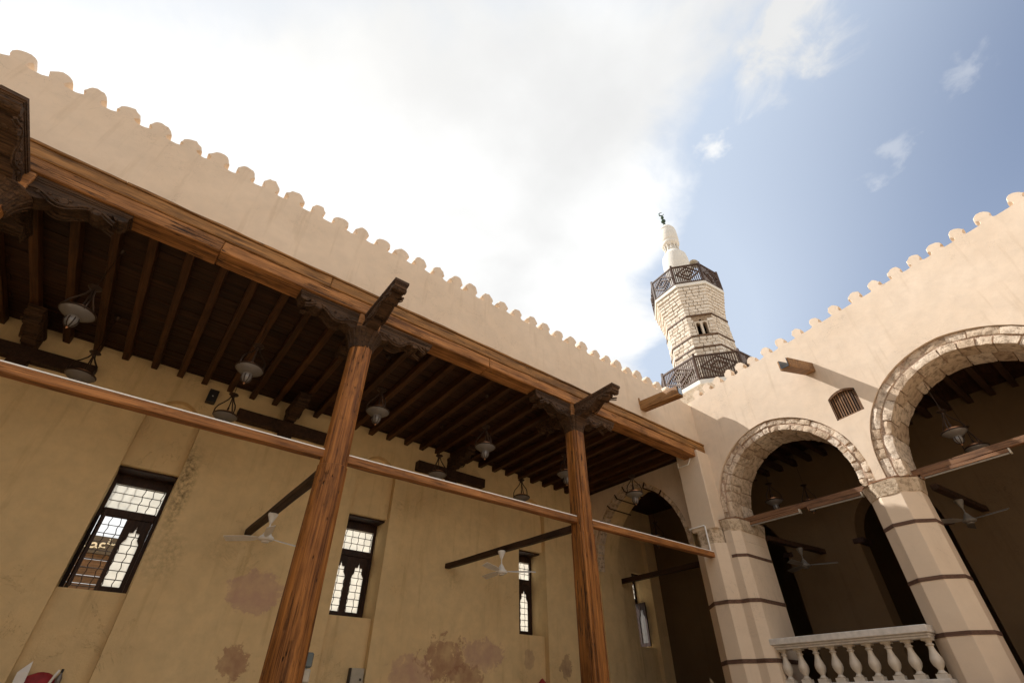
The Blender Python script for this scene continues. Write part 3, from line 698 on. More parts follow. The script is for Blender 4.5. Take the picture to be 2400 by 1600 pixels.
YWN = YB+0.50
def leaf(mb, xa, xb, z0, z1, y0, y1):
    """casement leaf with a stepped pointed light; returns the light's outline function"""
    c = (xa+xb)/2; hw = (xb-xa)/2-0.055
    def top(u):
        d_ = abs(u-c)/hw
        if d_ < 0.16: return z1-0.075-0.075*d_/0.16
        if d_ < 0.62: return z1-0.16-0.015*(d_-0.16)
        return z1-0.255-0.06*(d_-0.62)/0.38
    def itv(u, mid):
        if abs(mid-c) < hw: return [(z0, z0+0.075), (top(u), z1)]
        return [(z0, z1)]
    us_ = sorted(set([xa, xb, c-hw, c+hw] + [c+hw*s_*t for s_ in (-1,1) for t in (0.0,0.08,0.16,0.161,0.4,0.62,0.621,0.8)]))
    wall_strips(mb, us_, itv, lambda u,z: (u,y0,z), lambda u,z: (u,y1,z))
    return c, hw
def pane_obj(x0, x1, z0, z1, y, parent, mat='glass'):
    o = obj('pane', MB().box((x0, y, z0), (x1, y+0.006, z1)), mat, parent); return o
def window(a, b, left_open=False, right_open=False, label=None):
    wf = MB(); y0, y1 = YWN, YWN+0.055
    wf.box((a, y0, ZW0), (a+0.05, y1, ZW1)).box((b-0.05, y0, ZW0), (b, y1, ZW1))
    wf.box((a+0.05, y0, ZW1-0.16), (b-0.05, y1, ZW1)).box((a+0.05, y0, ZW0), (b-0.05, y1, ZW0+0.035))
    wf.box((a+0.05, y0-0.012, 2.20), (b-0.05, y1, 2.30))
    wf.box((a, YB+0.20, ZW1-0.03), (b, y0-0.001, ZW1-0.002))
    win = obj('window', wf, 'frame', bw, bevel=0.004)
    if label: win['label'] = label
    m_ = (a+b)/2
    for k, (xa, xb, op) in enumerate(((a+0.052, m_, left_open), (m_+0.001, b-0.052, right_open))):
        lf = MB(); leaf(lf, xa, xb, ZW0+0.04, 2.195, YWN+0.006, YWN+0.040)
        if op:
            # leaf swung into the room about its outer edge
            hx = xa if k == 0 else xb; ang = R(-84 if k == 0 else 84)
            def rot(p, hx=hx, ang=ang):
                dx, dy = p[0]-hx, p[1]-YWN; return (hx+dx*math.cos(ang)-dy*math.sin(ang), YWN-0.01+dx*math.sin(ang)+dy*math.cos(ang), p[2])
            lf.v = [rot(p) for p in lf.v]
            obj('casement', lf, 'frame', win)
            pm = MB().box((xa+0.05, YWN+0.020, ZW0+0.10), (xb-0.05, YWN+0.024, 2.14)); pm.v = [rot(p) for p in pm.v]
            obj('pane', pm, 'lampglass', win)
        else:
            obj('casement', lf, 'frame', win); pane_obj(xa+0.04, xb-0.04, ZW0+0.10, 2.16, YWN+0.021, win)
    pane_obj(a+0.05, b-0.05, 2.30, ZW1-0.16, YWN+0.026, win)
    # iron grille outside the glass
    gr = MB(); yy = YWN+0.010
    nx = 5
    for i in range(nx+1):
        xx = a+0.075+(b-a-0.15)*i/nx; pth = []
        for j in range(41):
            z_ = ZW0+0.04+(ZW1-0.17-ZW0-0.04)*j/40; pth.append((xx+0.008*math.sin(j*math.pi/2.0+i*math.pi), yy+(0.035 if left_open and i < 3 else 0), z_))
        gr.tube(pth, 0.0055, 4)
    nz_ = 12
    for j in range(nz_+1):
        z_ = ZW0+0.09+(ZW1-0.18-ZW0-0.09)*j/nz_
        gr.tube([(a+0.06, yy, z_), (b-0.06, yy, z_)], 0.0055, 4)
    stuff(obj('grille', gr, 'dark_metal', win))
    return win
window(*NICHES[0], left_open=True, label='window whose left casement stands open onto the street')
window(*NICHES[1]); window(*NICHES[2]); window(*NICHES[3], right_open=True)

# ------------------------------------------------------------------ inner walls
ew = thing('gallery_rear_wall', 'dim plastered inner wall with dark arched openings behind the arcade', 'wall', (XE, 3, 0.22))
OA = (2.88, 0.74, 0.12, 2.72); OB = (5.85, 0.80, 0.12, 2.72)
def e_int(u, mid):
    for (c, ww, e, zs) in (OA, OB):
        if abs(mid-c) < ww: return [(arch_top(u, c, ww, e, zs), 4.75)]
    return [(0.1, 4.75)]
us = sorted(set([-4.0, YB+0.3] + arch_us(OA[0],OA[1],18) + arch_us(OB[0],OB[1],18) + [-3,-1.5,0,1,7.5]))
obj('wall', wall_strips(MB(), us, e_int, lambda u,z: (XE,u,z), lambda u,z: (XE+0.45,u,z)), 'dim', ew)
for cc in (OA, OB):
    for sg in (1, -1):
        obj('impost', MB().box((XE-0.02, cc[0]+sg*cc[1]-0.10, 2.64), (XE+0.40, cc[0]+sg*cc[1]+0.10, 2.74)), 'frame', ew, bevel=0.01)
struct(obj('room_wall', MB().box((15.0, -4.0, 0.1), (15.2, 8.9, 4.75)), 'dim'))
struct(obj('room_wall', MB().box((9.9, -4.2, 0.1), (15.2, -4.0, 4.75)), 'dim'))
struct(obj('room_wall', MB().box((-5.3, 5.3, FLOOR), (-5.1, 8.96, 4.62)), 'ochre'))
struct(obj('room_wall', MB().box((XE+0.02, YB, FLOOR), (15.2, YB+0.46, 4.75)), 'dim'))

# ------------------------------------------------------------------ timber ceilings
tr = thing('timber_ceiling', 'dark joisted plank ceiling over the timber gallery', 'ceiling', (2.2, 6.9, 4.30))
ZJ = 4.305
jm = []
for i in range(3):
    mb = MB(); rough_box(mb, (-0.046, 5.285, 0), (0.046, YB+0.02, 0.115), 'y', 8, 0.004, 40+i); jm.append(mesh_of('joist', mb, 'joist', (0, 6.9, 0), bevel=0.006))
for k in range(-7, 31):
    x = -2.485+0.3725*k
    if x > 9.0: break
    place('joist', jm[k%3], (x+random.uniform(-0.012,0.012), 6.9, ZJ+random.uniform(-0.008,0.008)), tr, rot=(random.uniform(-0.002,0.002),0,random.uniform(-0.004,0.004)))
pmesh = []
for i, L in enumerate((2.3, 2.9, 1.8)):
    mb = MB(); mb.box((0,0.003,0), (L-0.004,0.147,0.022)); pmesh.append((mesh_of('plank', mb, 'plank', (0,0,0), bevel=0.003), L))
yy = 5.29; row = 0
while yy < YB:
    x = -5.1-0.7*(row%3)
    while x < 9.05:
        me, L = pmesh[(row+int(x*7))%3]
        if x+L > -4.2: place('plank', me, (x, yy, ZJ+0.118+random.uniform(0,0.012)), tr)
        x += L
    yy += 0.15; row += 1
struct(obj('roof_deck', MB().box((-5.2, 5.31, 4.475), (15.2, 8.94, 4.62)), 'roof'))
struct(obj('roof_deck', MB().box((9.80, -4.0, 4.76), (15.2, 8.93, 4.90)), 'roof'))
struct(obj('roof_deck', MB().box((9.05, 5.32, 4.405), (15.2, 8.5, 4.474)), 'plank'))
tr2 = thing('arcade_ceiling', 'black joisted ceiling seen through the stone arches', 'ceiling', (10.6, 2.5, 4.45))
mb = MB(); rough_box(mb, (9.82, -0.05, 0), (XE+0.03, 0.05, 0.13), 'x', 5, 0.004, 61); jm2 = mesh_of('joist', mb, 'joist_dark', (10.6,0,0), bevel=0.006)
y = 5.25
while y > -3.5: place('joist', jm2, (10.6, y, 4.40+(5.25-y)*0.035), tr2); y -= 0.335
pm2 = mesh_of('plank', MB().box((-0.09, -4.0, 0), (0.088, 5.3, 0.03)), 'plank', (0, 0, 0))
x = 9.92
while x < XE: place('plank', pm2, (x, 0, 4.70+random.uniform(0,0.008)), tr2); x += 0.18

# ------------------------------------------------------------------ long beam
lb = thing('timber_beam', 'long weathered orange timber beam carried by the carved columns', 'beam', (2.0, 5.1, 4.17))
xs = [-4.6, -0.35, 3.45, 8.70]
for i, (a, b) in enumerate(zip(xs[:-1], xs[1:])):
    mb = MB(); rough_box(mb, (a+0.002, 5.0, 4.172), (b-0.002, 5.28, 4.342), 'x', int((b-a)/0.25), 0.004, 70+i); obj('lower_beam', mb, 'beam', lb, bevel=0.010)
xs = [-4.6, 0.9, 5.6, Xb+0.03]
for i, (a, b) in enumerate(zip(xs[:-1], xs[1:])):
    mb = MB(); rough_box(mb, (a+0.002, 4.988, 4.346), (b-0.002, 5.06, 4.50), 'x', int((b-a)/0.22), 0.005, 80+i); obj('fascia_board', mb, 'beam_top', lb, bevel=0.010)
xs = [-4.6, -1.4, 2.4, 6.5, Xb+0.03]
for i, (a, b) in enumerate(zip(xs[:-1], xs[1:])):
    mb = MB(); rough_box(mb, (a+0.002, 4.972, 4.502), (b-0.002, 5.10, 4.532), 'x', int((b-a)/0.15), 0.004, 90+i); obj('capping_board', mb, 'beam_top', lb, bevel=0.005)

# ------------------------------------------------------------------ columns
def carved_arm(L, H=0.30, T=0.17, seed=0, endh=0.12):
    """arm along +x from 0 to L, top at z=0, carved underside"""
    pts = [(0,0),(L,0),(L+0.015,-0.03),(L,-0.05)]
    lo = [(1.0,-endh),(0.955,-endh-0.035),(0.90,-endh-0.03),(0.865,-endh+0.01),(0.83,-endh-0.045),(0.77,-endh-0.075),(0.70,-endh-0.07),(0.66,-endh-0.03),
          (0.60,-endh-0.055),(0.52,-endh-0.10),(0.44,-endh-0.115),(0.38,-endh-0.085),(0.33,-endh-0.13),(0.26,-endh-0.165),(0.20,-endh-0.15),(0.16,-H+0.02),(0.10,-H),(0.0,-H)]
    pts += [(u*L, max(v, -H)) for u, v in lo]
    mb = MB(); mb.extrude(pts, lambda u,v: (u,-T/2,v), lambda u,v: (u,T/2,v))
    # cornice moulding along the top
    mb.box((0,-T/2-0.014,-0.040), (L+0.02,T/2+0.014,-0.002)); mb.box((0,-T/2-0.007,-0.062), (L+0.008,T/2+0.007,-0.040))
    # rolls: ridged cylinders across the underside
    for (u, v, r) in ((0.95*L,-endh-0.005,0.040),(0.74*L,-endh-0.045,0.046),(0.46*L,-endh-0.075,0.046)):
        prof = []
        for k in range(13):
            t = k/12; prof.append((r*(0.80+0.22*abs(math.sin(t*math.pi*3.0))), -T/2-0.012+(T+0.024)*t))
        mb.lathe(prof, (u,0,v), 12, axis='y')
    # scroll relief on both sides
    for sgn in (-1, 1):
        yy = sgn*(T/2+0.002)
        path = [(L*(0.12+0.80*k/26), yy, -0.135-0.07*(1-k/26)+0.052*math.sin(k/26*math.pi*3.2+0.5)) for k in range(27)]
        mb.tube(path, 0.016, 6)
        path = [(x_, y_, z_-0.036) for x_, y_, z_ in path]; mb.tube(path, 0.008, 5)
        for k in range(9):
            u = L*(0.16+0.085*k); vv = -0.10-0.035*(k%2)-0.05*(1-k/9)
            mb.lathe([(0.004,-0.016),(0.022,-0.008),(0.024,0.002),(0.015,0.012),(0.003,0.016)], (u, yy, vv), 7, axis='y')
    return mb.jitter(0.006, seed, 14.0)
def turned(mb, ang, c):
    ca, sa = math.cos(ang), math.sin(ang); mb.v = [(c[0]+x*ca-y*sa, c[1]+x*sa+y*ca, c[2]+z) for x, y, z in mb.v]; return mb
YC = 5.14
def column(name, x, kind, label):
    t = thing(name, label, 'column', (x, YC, FLOOR), 'timber columns')
    c = (x, YC, 0)
    if kind == 'round':
        rings = [(0.182,FLOOR),(0.172,0.6),(0.165,1.4),(0.160,2.06),(0.160,2.09),(0.150,2.10),(0.146,2.6),(0.142,3.2),(0.140,3.70)]
        vs = []; fs = []; nn = 20; rnd = random.Random(4)
        ph = [1+rnd.uniform(-0.05,0.05) for _ in range(nn)]
        zz = []
        for (r0,z0),(r1,z1) in zip(rings[:-1], rings[1:]):
            k = max(1, int((z1-z0)/0.12))
            for i in range(k): zz.append((r0+(r1-r0)*i/k, z0+(z1-z0)*i/k))
        zz.append(rings[-1])
        for r, z in zz:
            for i in range(nn):
                a = 2*math.pi*i/nn; rr = r*ph[i]*(1+0.02*mnoise.noise(Vector((math.cos(a)*2, math.sin(a)*2, z*2))))
                vs.append((x+rr*math.cos(a), YC+rr*math.sin(a), z))
        for j in range(len(zz)-1):
            for i in range(nn): fs.append((j*nn+i, j*nn+(i+1)%nn, (j+1)*nn+(i+1)%nn, (j+1)*nn+i))
        obj('shaft', MB().add(vs, fs), 'column', t, smooth=30)
        cap = MB().lathe([(0.143,3.66),(0.150,3.72),(0.166,3.78),(0.192,3.84),(0.222,3.885),(0.235,3.90),(0.235,3.915),(0.20,3.925)], c, 16)
        for i in range(16):
            a = 2*math.pi*(i+0.5)/16
            cap.tube([(x+r*math.cos(a), YC+r*math.sin(a), z) for r, z in ((0.146,3.67),(0.158,3.74),(0.178,3.80),(0.210,3.86),(0.232,3.895))], 0.011, 5)
    else:
        h = 0.125; q = [(1,0.55),(0.86,0.60),(0.93,0.74),(0.87,0.87),(0.74,0.93),(0.60,0.86),(0.55,1)]
        base = []
        for k in range(4):
            ca, sa = [(1,0),(0,1),(-1,0),(0,-1)][k]
            for u, v in q: base.append((u*ca-v*sa, u*sa+v*ca))
        mb = MB()
        for hh, z0, z1, sc in ((0.147,FLOOR,2.06,0.95),(0.132,2.06,3.72,0.93)):
            pl_ = [(x+u*hh, YC+v*hh) for u, v in base]; n_ = int((z1-z0)/0.3)
            for i in range(n_):
                s0 = 1+(sc-1)*i/n_; s1 = 1+(sc-1)*(i+1)/n_
                mb.prism([(x+(px_-x)*s0, YC+(py_-YC)*s0) for px_, py_ in pl_], z0+(z1-z0)*i/n_, z0+(z1-z0)*(i+1)/n_, s1/s0, (x, YC))
        obj('shaft', mb, 'column', t)
        cap = MB(); prof = [(0.122,3.68),(0.130,3.74),(0.148,3.80),(0.175,3.855),(0.205,3.895),(0.212,3.915)]
        for (h0,z0),(h1,z1) in zip(prof[:-1], prof[1:]):
            cap.prism([(x+u*h0, YC+v*h0) for u, v in base], z0, z1, h1/h0, (x, YC))
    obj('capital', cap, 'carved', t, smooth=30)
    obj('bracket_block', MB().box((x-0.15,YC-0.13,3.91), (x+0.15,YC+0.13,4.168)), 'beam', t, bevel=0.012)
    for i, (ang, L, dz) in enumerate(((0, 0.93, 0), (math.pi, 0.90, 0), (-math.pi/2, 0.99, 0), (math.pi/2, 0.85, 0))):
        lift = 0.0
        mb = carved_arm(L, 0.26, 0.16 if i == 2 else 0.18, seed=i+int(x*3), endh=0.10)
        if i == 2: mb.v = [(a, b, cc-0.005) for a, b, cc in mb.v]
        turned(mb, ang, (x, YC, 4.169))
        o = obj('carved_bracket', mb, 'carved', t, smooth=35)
    return t
column('timber_column', -2.14, 'round', 'leftmost timber column, only its dark carved bracket in view at the left edge')
column('timber_column', 1.518, 'round', 'thick round orange timber column with dark flared capital and carved brackets')
column('timber_column', 5.32, 'fluted', 'slimmer fluted timber column with carved brackets, second from the left')

# brackets on the back wall in line with the columns
for x, nm in ((-2.05, 'left, in front of the leftmost lamps'), (1.55, 'behind the round column'), (4.95, 'behind the fluted column')):
    t = thing('wall_bracket', 'dark timber wall bracket high on the ochre wall, '+nm, 'bracket', (x, YB-0.1, 3.8), 'wall brackets')
    mb = MB(); rough_box(mb, (x-0.82, YB-0.14, 3.83), (x+0.82, YB+0.02, 4.02), 'x', 8, 0.005, int(x*10)+200); obj('wall_plate', mb, 'tie_y', t, bevel=0.008)
    mb = turned(carved_arm(0.80, 0.26, 0.17, seed=5, endh=0.10), -math.pi/2, (x, YB, 4.29)); obj('carved_bracket', mb, 'carved', t, smooth=35)
    obj('post', MB().box((x-0.11, YB-0.13, 3.70), (x+0.11, YB+0.02, 3.84)), 'tie_y', t, bevel=0.01)

# ------------------------------------------------------------------ tie beams
def tie(name, label, a, b, w, h, mat, axis, cat='tie beam', group=None, seed=0, conduit=False):
    t = thing(name, label, cat, (a[0], a[1], a[2]), group)
    mb = MB(); L = (Vector(b)-Vector(a)).length; n_ = max(2, int(L/0.3)); rnd = random.Random(seed)
    for i in range(1):
        p, q = Vector(a), Vector(b)
    d_ = (Vector(b)-Vector(a)).normalized(); r_ = d_.cross(Vector((0,0,1))).normalized()*w/2; u_ = Vector((0,0,h/2))
    vs = []; fs = []
    for i in range(n_+1):
        p = Vector(a)+(Vector(b)-Vector(a))*i/n_ + Vector((0,0,rnd.uniform(-1,1)*0.003)) + r_.normalized()*rnd.uniform(-1,1)*0.003
        vs += [p-r_-u_, p+r_-u_, p+r_+u_, p-r_+u_]
    for i in range(n_):
        for j in range(4): fs.append((i*4+j, i*4+(j+1)%4, i*4+4+(j+1)%4, i*4+4+j))
    fs += [(3,2,1,0), (n_*4, n_*4+1, n_*4+2, n_*4+3)]
    obj('timber', MB().add(vs, fs), mat, t, bevel=0.006)
    if conduit:
        mb = MB(); mb.bar((a[0], a[1]-w/2+0.012, a[2]+h/2+0.008), (b[0], b[1]-w/2+0.012, b[2]+h/2+0.008), 0.016, 0.012); obj('white_conduit', mb, 'white', t)
    return t
G = 'tie beams between the timber columns'
tie('tie_beam', 'orange tie beam with white conduit on top, at left before the round column', (-4.6,5.15,2.216), (1.40,5.15,2.216), 0.105, 0.086, 'tie_x', 'x', group=G, seed=1, conduit=True)
tie('tie_beam', 'orange tie beam with white conduit between the round and fluted columns', (1.64,5.15,2.220), (5.22,5.15,2.245), 0.105, 0.086, 'tie_x', 'x', group=G, seed=2, conduit=True)
tie('tie_beam', 'orange tie beam with white conduit from the fluted column to the corner pier', (5.42,5.15,2.250), (8.70,5.15,2.285), 0.105, 0.090, 'tie_x', 'x', group=G, seed=3, conduit=True)
G = 'dark cross ties running back to the ochre wall'
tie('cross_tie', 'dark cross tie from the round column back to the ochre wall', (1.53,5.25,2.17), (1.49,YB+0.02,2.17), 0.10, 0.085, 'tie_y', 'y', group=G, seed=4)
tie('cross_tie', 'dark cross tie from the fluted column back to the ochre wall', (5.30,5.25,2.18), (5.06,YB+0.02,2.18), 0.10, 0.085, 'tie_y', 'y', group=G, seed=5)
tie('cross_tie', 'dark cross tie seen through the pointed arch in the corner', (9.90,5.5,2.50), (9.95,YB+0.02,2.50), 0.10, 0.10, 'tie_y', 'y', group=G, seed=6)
G = 'tie beams across the stone arches'
tie('arch_tie', 'reddish tie beam across the smaller stone arch beside the corner pier', (9.38,4.78,2.925), (9.38,2.48,2.925), 0.09, 0.095, 'tie_f2', 'y', group=G, seed=7)
tie('arch_tie', 'reddish tie beam across the wider stone arch at the right edge', (9.38,1.92,2.945), (9.38,-0.75,3.06), 0.09, 0.095, 'tie_f2', 'y', group=G, seed=8)
G = 'dark ties inside the arched gallery'
tie('inner_tie', 'dark inner tie behind the smaller stone arch', (9.8,4.60,2.66), (XE+0.02,4.33,2.62), 0.10, 0.09, 'tie_y', 'x', group=G, seed=9)
tie('inner_tie', 'dark inner tie behind the wider stone arch', (9.8,1.75,2.82), (XE+0.02,1.56,2.77), 0.10, 0.09, 'tie_y', 'x', group=G, seed=10)

# strip lights under the arch ties
def strip_light(y0, y1, z0, z1, label):
    t = thing('strip_light', label, 'strip light', (9.38, (y0+y1)/2, z0), 'strip lights under the arch ties')
    mb = MB(); mb.bar((9.36,y0,z0), (9.36,y1,z1), 0.075, 0.05); obj('housing', mb, 'tie_f2', t, bevel=0.004)
    mb = MB(); mb.tube([(9.345,y0-0.02,z0-0.037), (9.345,y1+0.02,z1-0.037)], 0.013, 8); obj('tube', mb, 'lamp_tube', t)
    for yy, zz in ((y0,z0),(y1,z1)): obj('end_cap', MB().box((9.322,yy-0.012,zz-0.048), (9.398,yy+0.012,zz+0.026)), 'cream_box' if yy == y1 else 'tie_f2', t, bevel=0.004)
strip_light(4.70, 3.66, 2.845, 2.850, 'strip light under the smaller arch tie, next to the corner pier')
strip_light(3.50, 2.62, 2.850, 2.852, 'strip light under the smaller arch tie, next to the octagonal pier')
strip_light(1.74, 0.66, 2.878, 2.915, 'strip light under the tie of the wider arch, next to the octagonal pier')
strip_light(0.42, -0.5, 2.930, 2.970, 'strip light under the tie of the wider arch, cut by the right edge')

# ------------------------------------------------------------------ water spouts
def spout(label, root, dirv, L, drop, wd, hg):
    t = thing('water_spout', label, 'spout', root, 'timber water spouts'); rx, ry, rz = root
    d_ = Vector((dirv[0], dirv[1], -drop/L)); r_ = Vector((-dirv[1], dirv[0], 0))
    def P(u, v, h): return tuple(Vector(root) + d_*u + r_*v + Vector((0,0,h)))
    def slab(u0,u1,v0,v1,h0,h1,name,mat):
        mb = MB().hexa([P(u0,v0,h0),P(u0,v1,h0),P(u1,v1,h0),P(u1,v0,h0),P(u0,v0,h1),P(u0,v1,h1),P(u1,v1,h1),P(u1,v0,h1)]); return obj(name, mb, mat, t, bevel=0.004)
    h = wd/2
    slab(-0.10, L, -h, h, 0, 0.028, 'bottom_board', 'spout')
    slab(-0.10, L, -h, -h+0.024, 0.029, hg, 'side_board', 'spout'); slab(-0.10, L, h-0.024, h, 0.029, hg, 'side_board', 'spout')
    slab(-0.10, L+0.012, -h+0.025, h-0.025, 0.029, 0.040, 'lead_lining', 'lead')
    slab(-0.10, L+0.012, -h+0.025, -h+0.032, 0.041, hg+0.006, 'lead_lining', 'lead'); slab(-0.10, L+0.012, h-0.032, h-0.025, 0.041, hg+0.006, 'lead_lining', 'lead')
    slab(-0.02, 0.03, -h-0.012, -h-0.001, hg*0.55, hg+0.07, 'cleat', 'spout')
spout('timber water spout on the parapet wall over the beam end, pointing into the courtyard', (7.24, YF, 4.75), (0,-1), 0.88, 0.07, 0.17, 0.19)
spout('timber water spout on the arcade wall above the vent, casting a long shadow', (Xb, 2.49, 5.055), (-1,0), 1.20, 0.40, 0.185, 0.19)

# ------------------------------------------------------------------ lanterns
def lantern_meshes():
    parts = []
    parts.append(('hub', MB().lathe([(0.012,0.0),(0.020,0.012),(0.018,0.03),(0.055,0.05),(0.070,0.062),(0.066,0.068),(0.030,0.060),(0.020,0.085),(0.008,0.10)], (0,0,-0.06), 12), 'dark_metal', 40))
    for k in range(3):
        a = 2*math.pi*k/3+0.5; ca, sa = math.cos(a), math.sin(a)
        pth = [(0.022,-0.03),(0.040,-0.09),(0.085,-0.155),(0.135,-0.215),(0.160,-0.275),(0.163,-0.34),(0.150,-0.375)]
        parts.append(('arm', MB().tube([(r*ca, r*sa, z) for r, z in pth], 0.0095, 6), 'dark_metal', 60))
    parts.append(('ring_band', MB().lathe([(0.112,-0.315),(0.118,-0.318),(0.118,-0.345),(0.112,-0.348)], (0,0,0), 24, caps=False), 'brass', 40))
    parts.append(('shade', MB().lathe([(0.030,-0.315),(0.100,-0.330),(0.155,-0.345),(0.166,-0.358),(0.158,-0.376),(0.125,-0.402),(0.090,-0.424),(0.062,-0.436)], (0,0,0), 28), 'lampglass', 40))
    prof = [(0.056,-0.425),(0.066,-0.440),(0.058,-0.450),(0.062,-0.470),(0.063,-0.498),(0.050,-0.53),(0.028,-0.553),(0.010,-0.560)]
    mb = MB().lathe(prof, (0,0,0), 16, caps=True)
    parts.append(('oil_font', mb, 'lampglass', 30))
    parts.append(('shade_rim', MB().lathe([(0.160,-0.346),(0.170,-0.350),(0.172,-0.362),(0.163,-0.370)], (0,0,0), 28, caps=False), 'dark_metal', 40))
    rb = MB()
    for k in range(8):
        a = 2*math.pi*k/8; rb.tube([(r*1.02*math.cos(a), r*1.02*math.sin(a), z) for r, z in prof[2:]], 0.006, 4)
    parts.append(('font_rib', rb, 'dark_metal', 30))
    parts.append(('drop_finial', MB().lathe([(0.006,-0.55),(0.014,-0.562),(0.012,-0.575),(0.004,-0.585)], (0,0,0), 8), 'brass', 40))
    parts.append(('stem', MB().lathe([(0.008,-0.06),(0.008,-0.20),(0.014,-0.24),(0.010,-0.31)], (0,0,0), 8), 'dark_metal', 40))
    return [(n_, mesh_of(n_, mb_, mt, (0,0,0), smooth=sm), mt) for n_, mb_, mt, sm in parts]
LP = lantern_meshes()
def lantern(x, y, z, ztop, label, rz=0.0):
    t = thing('hanging_lantern', label, 'lantern', (x,y,z), 'hanging oil-lamp lanterns'); t.rotation_euler.z = rz
    for n_, me, mt in LP:
        o = place(n_, me, (x,y,z), t)
        if n_ == 'font_rib': stuff(o)
    ln = ztop-z
    mb = MB().tube([(0,0,0.03),(0.004,0.002,ln*0.5),(0,0,ln-0.02)], 0.0045, 5)
    place('cord', mesh_of('cord', mb, 'dark_metal', (0,0,0)), (x,y,z), t)
    mb = MB().lathe([(0.004,ln-0.05),(0.018,ln-0.04),(0.040,ln-0.012),(0.042,ln)], (0,0,0), 12)
    place('ceiling_rose', mesh_of('ceiling_rose', mb, 'dark_metal', (0,0,0), smooth=40), (x,y,z), t)
ZT = 4.42
for x, y, lab, rz in ((-1.31,6.04,'lantern in the front row nearest the left edge of the picture',0.4), (0.47,6.04,'lantern in the front row just left of the round column',1.1), (2.23,6.04,'lantern in the front row just right of the round column',0.2),
        (4.14,6.04,'lantern in the front row midway between the two columns',0.0), (5.95,6.04,'lantern mostly hidden behind the fluted column',0.7), (7.72,5.95,'lantern hanging in front of the pointed corner arch',0.3),
        (-1.22,7.55,'lantern near the ochre wall, lowest at the left above the tie beam',0.9), (0.52,7.55,'lantern near the ochre wall beside the black loudspeaker',0.5),
        (4.12,7.52,'lantern in front of the wall bracket behind the fluted column',1.3), (6.08,7.50,'lantern near the ochre wall just left of the fluted column',0.1)):
    lantern(x, y, 3.80, ZT, lab, rz)
lantern(9.95, 7.2, 3.60, 4.40, 'dim lantern hanging beyond the pointed corner arch', 0.3)
for x, y, lab, rz in ((10.30,4.45,'dim lantern inside the smaller stone arch, nearer the corner pier',0.2), (10.95,4.03,'dim lantern inside the smaller stone arch, deeper in',0.8),
        (9.55,1.12,'dim lantern inside the wider stone arch, nearer its jamb',0.4), (10.5,1.08,'dim lantern inside the wider stone arch, deeper in',1.0)):
    lantern(x, y, 3.80, 4.70, lab, rz)

# ------------------------------------------------------------------ ceiling fans
FM = [('canopy', MB().lathe([(0.062,0.0),(0.064,-0.02),(0.050,-0.05),(0.022,-0.115),(0.012,-0.13)], (0,0,0), 18)),
      ('rod', MB().lathe([(0.010,-0.12),(0.010,-0.21)], (0,0,0), 8)),
      ('motor', MB().lathe([(0.014,-0.20),(0.030,-0.225),(0.062,-0.285),(0.090,-0.305),(0.098,-0.325),(0.088,-0.345),(0.050,-0.358),(0.045,-0.372),(0.010,-0.375)], (0,0,0), 22))]
FM = [(n_, mesh_of(n_, mb_, 'white', (0,0,0), smooth=40)) for n_, mb_ in FM]
bl = MB()
for i in range(6):
    r0 = 0.09+0.075*i*1.05; r1 = 0.09+0.075*(i+1)*1.05
    w0 = 0.018+0.030*min(1, i/1.5); w1 = 0.018+0.030*min(1, (i+1)/1.5)
    bl.hexa([(r0,-w0,-0.318-w0*0.42),(r1,-w1,-0.318-w1*0.42),(r1,w1,-0.318+w1*0.42),(r0,w0,-0.318+w0*0.42),(r0,-w0,-0.313-w0*0.42),(r1,-w1,-0.313-w1*0.42),(r1,w1,-0.313+w1*0.42),(r0,w0,-0.313+w0*0.42)])
blm = mesh_of('blade', bl, 'white', (0,0,0))
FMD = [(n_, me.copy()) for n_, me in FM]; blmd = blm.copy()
M['shaded'] = simple('shaded_white', (0.20, 0.18, 0.155), 0.7)  # white fans inside the arches, darkened in colour to stand for shade
for me in [q_ for _, q_ in FMD]+[blmd]: me.materials.clear(); me.materials.append(M['shaded'])
def fan(x, y, z, rz, label, FM=FM, blm=blm):
    t = thing('ceiling_fan', label, 'ceiling fan', (x,y,z), 'white ceiling fans')
    for n_, me in FM: place(n_, me, (x,y,z), t)
    for k in range(3): place('blade', blm, (x,y,z), t, rot=(0,0,rz+2*math.pi*k/3))
fan(1.50, 7.22, 2.13, R(140), 'white ceiling fan hanging left of the round column')
fan(5.12, 6.86, 2.14, R(325), 'white ceiling fan hanging left of the fluted column')
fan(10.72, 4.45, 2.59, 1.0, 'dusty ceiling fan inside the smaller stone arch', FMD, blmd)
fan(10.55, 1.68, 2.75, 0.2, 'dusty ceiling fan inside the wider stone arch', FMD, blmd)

# ------------------------------------------------------------------ small fittings
t = thing('wall_speaker', 'small black loudspeaker high on the ochre wall', 'loudspeaker', (0.29, YB-0.08, 4.0))
obj('cabinet', MB().box((0.225, YB-0.14, 3.985), (0.365, YB-0.02, 4.205)), 'black', t, bevel=0.008)
obj('badge', MB().box((0.285, YB-0.146, 4.075), (0.305, YB-0.1395, 4.09)), 'tube', t)
obj('wall_bracket_arm', MB().box((0.27, YB-0.025, 4.20), (0.32, YB+0.01, 4.25)), 'dark_metal', t)
t = thing('switch_box', 'blue-grey electrical box on the right side of the round column', 'switch box', (1.70, 5.2, 0.2))
for z0, z1, mt in ((0.30,0.415,'grey_box'),(0.19,0.295,'cream_box'),(0.08,0.185,'grey_box')):
    obj('module', MB().box((1.66, 5.08, z0), (1.735, 5.20, z1)), mt, t, bevel=0.012)
t = thing('meter_box', 'cream electrical box low in the second window niche', 'meter box', (3.62, YB+0.05, 0.2))
obj('case', MB().box((3.53, YB+0.02, FLOOR), (3.735, YB+0.119, 0.53)), 'cream_box', t, bevel=0.008)
obj('switch', MB().box((3.67, YB+0.008, 0.37), (3.70, YB+0.02, 0.40)), 'black', t)
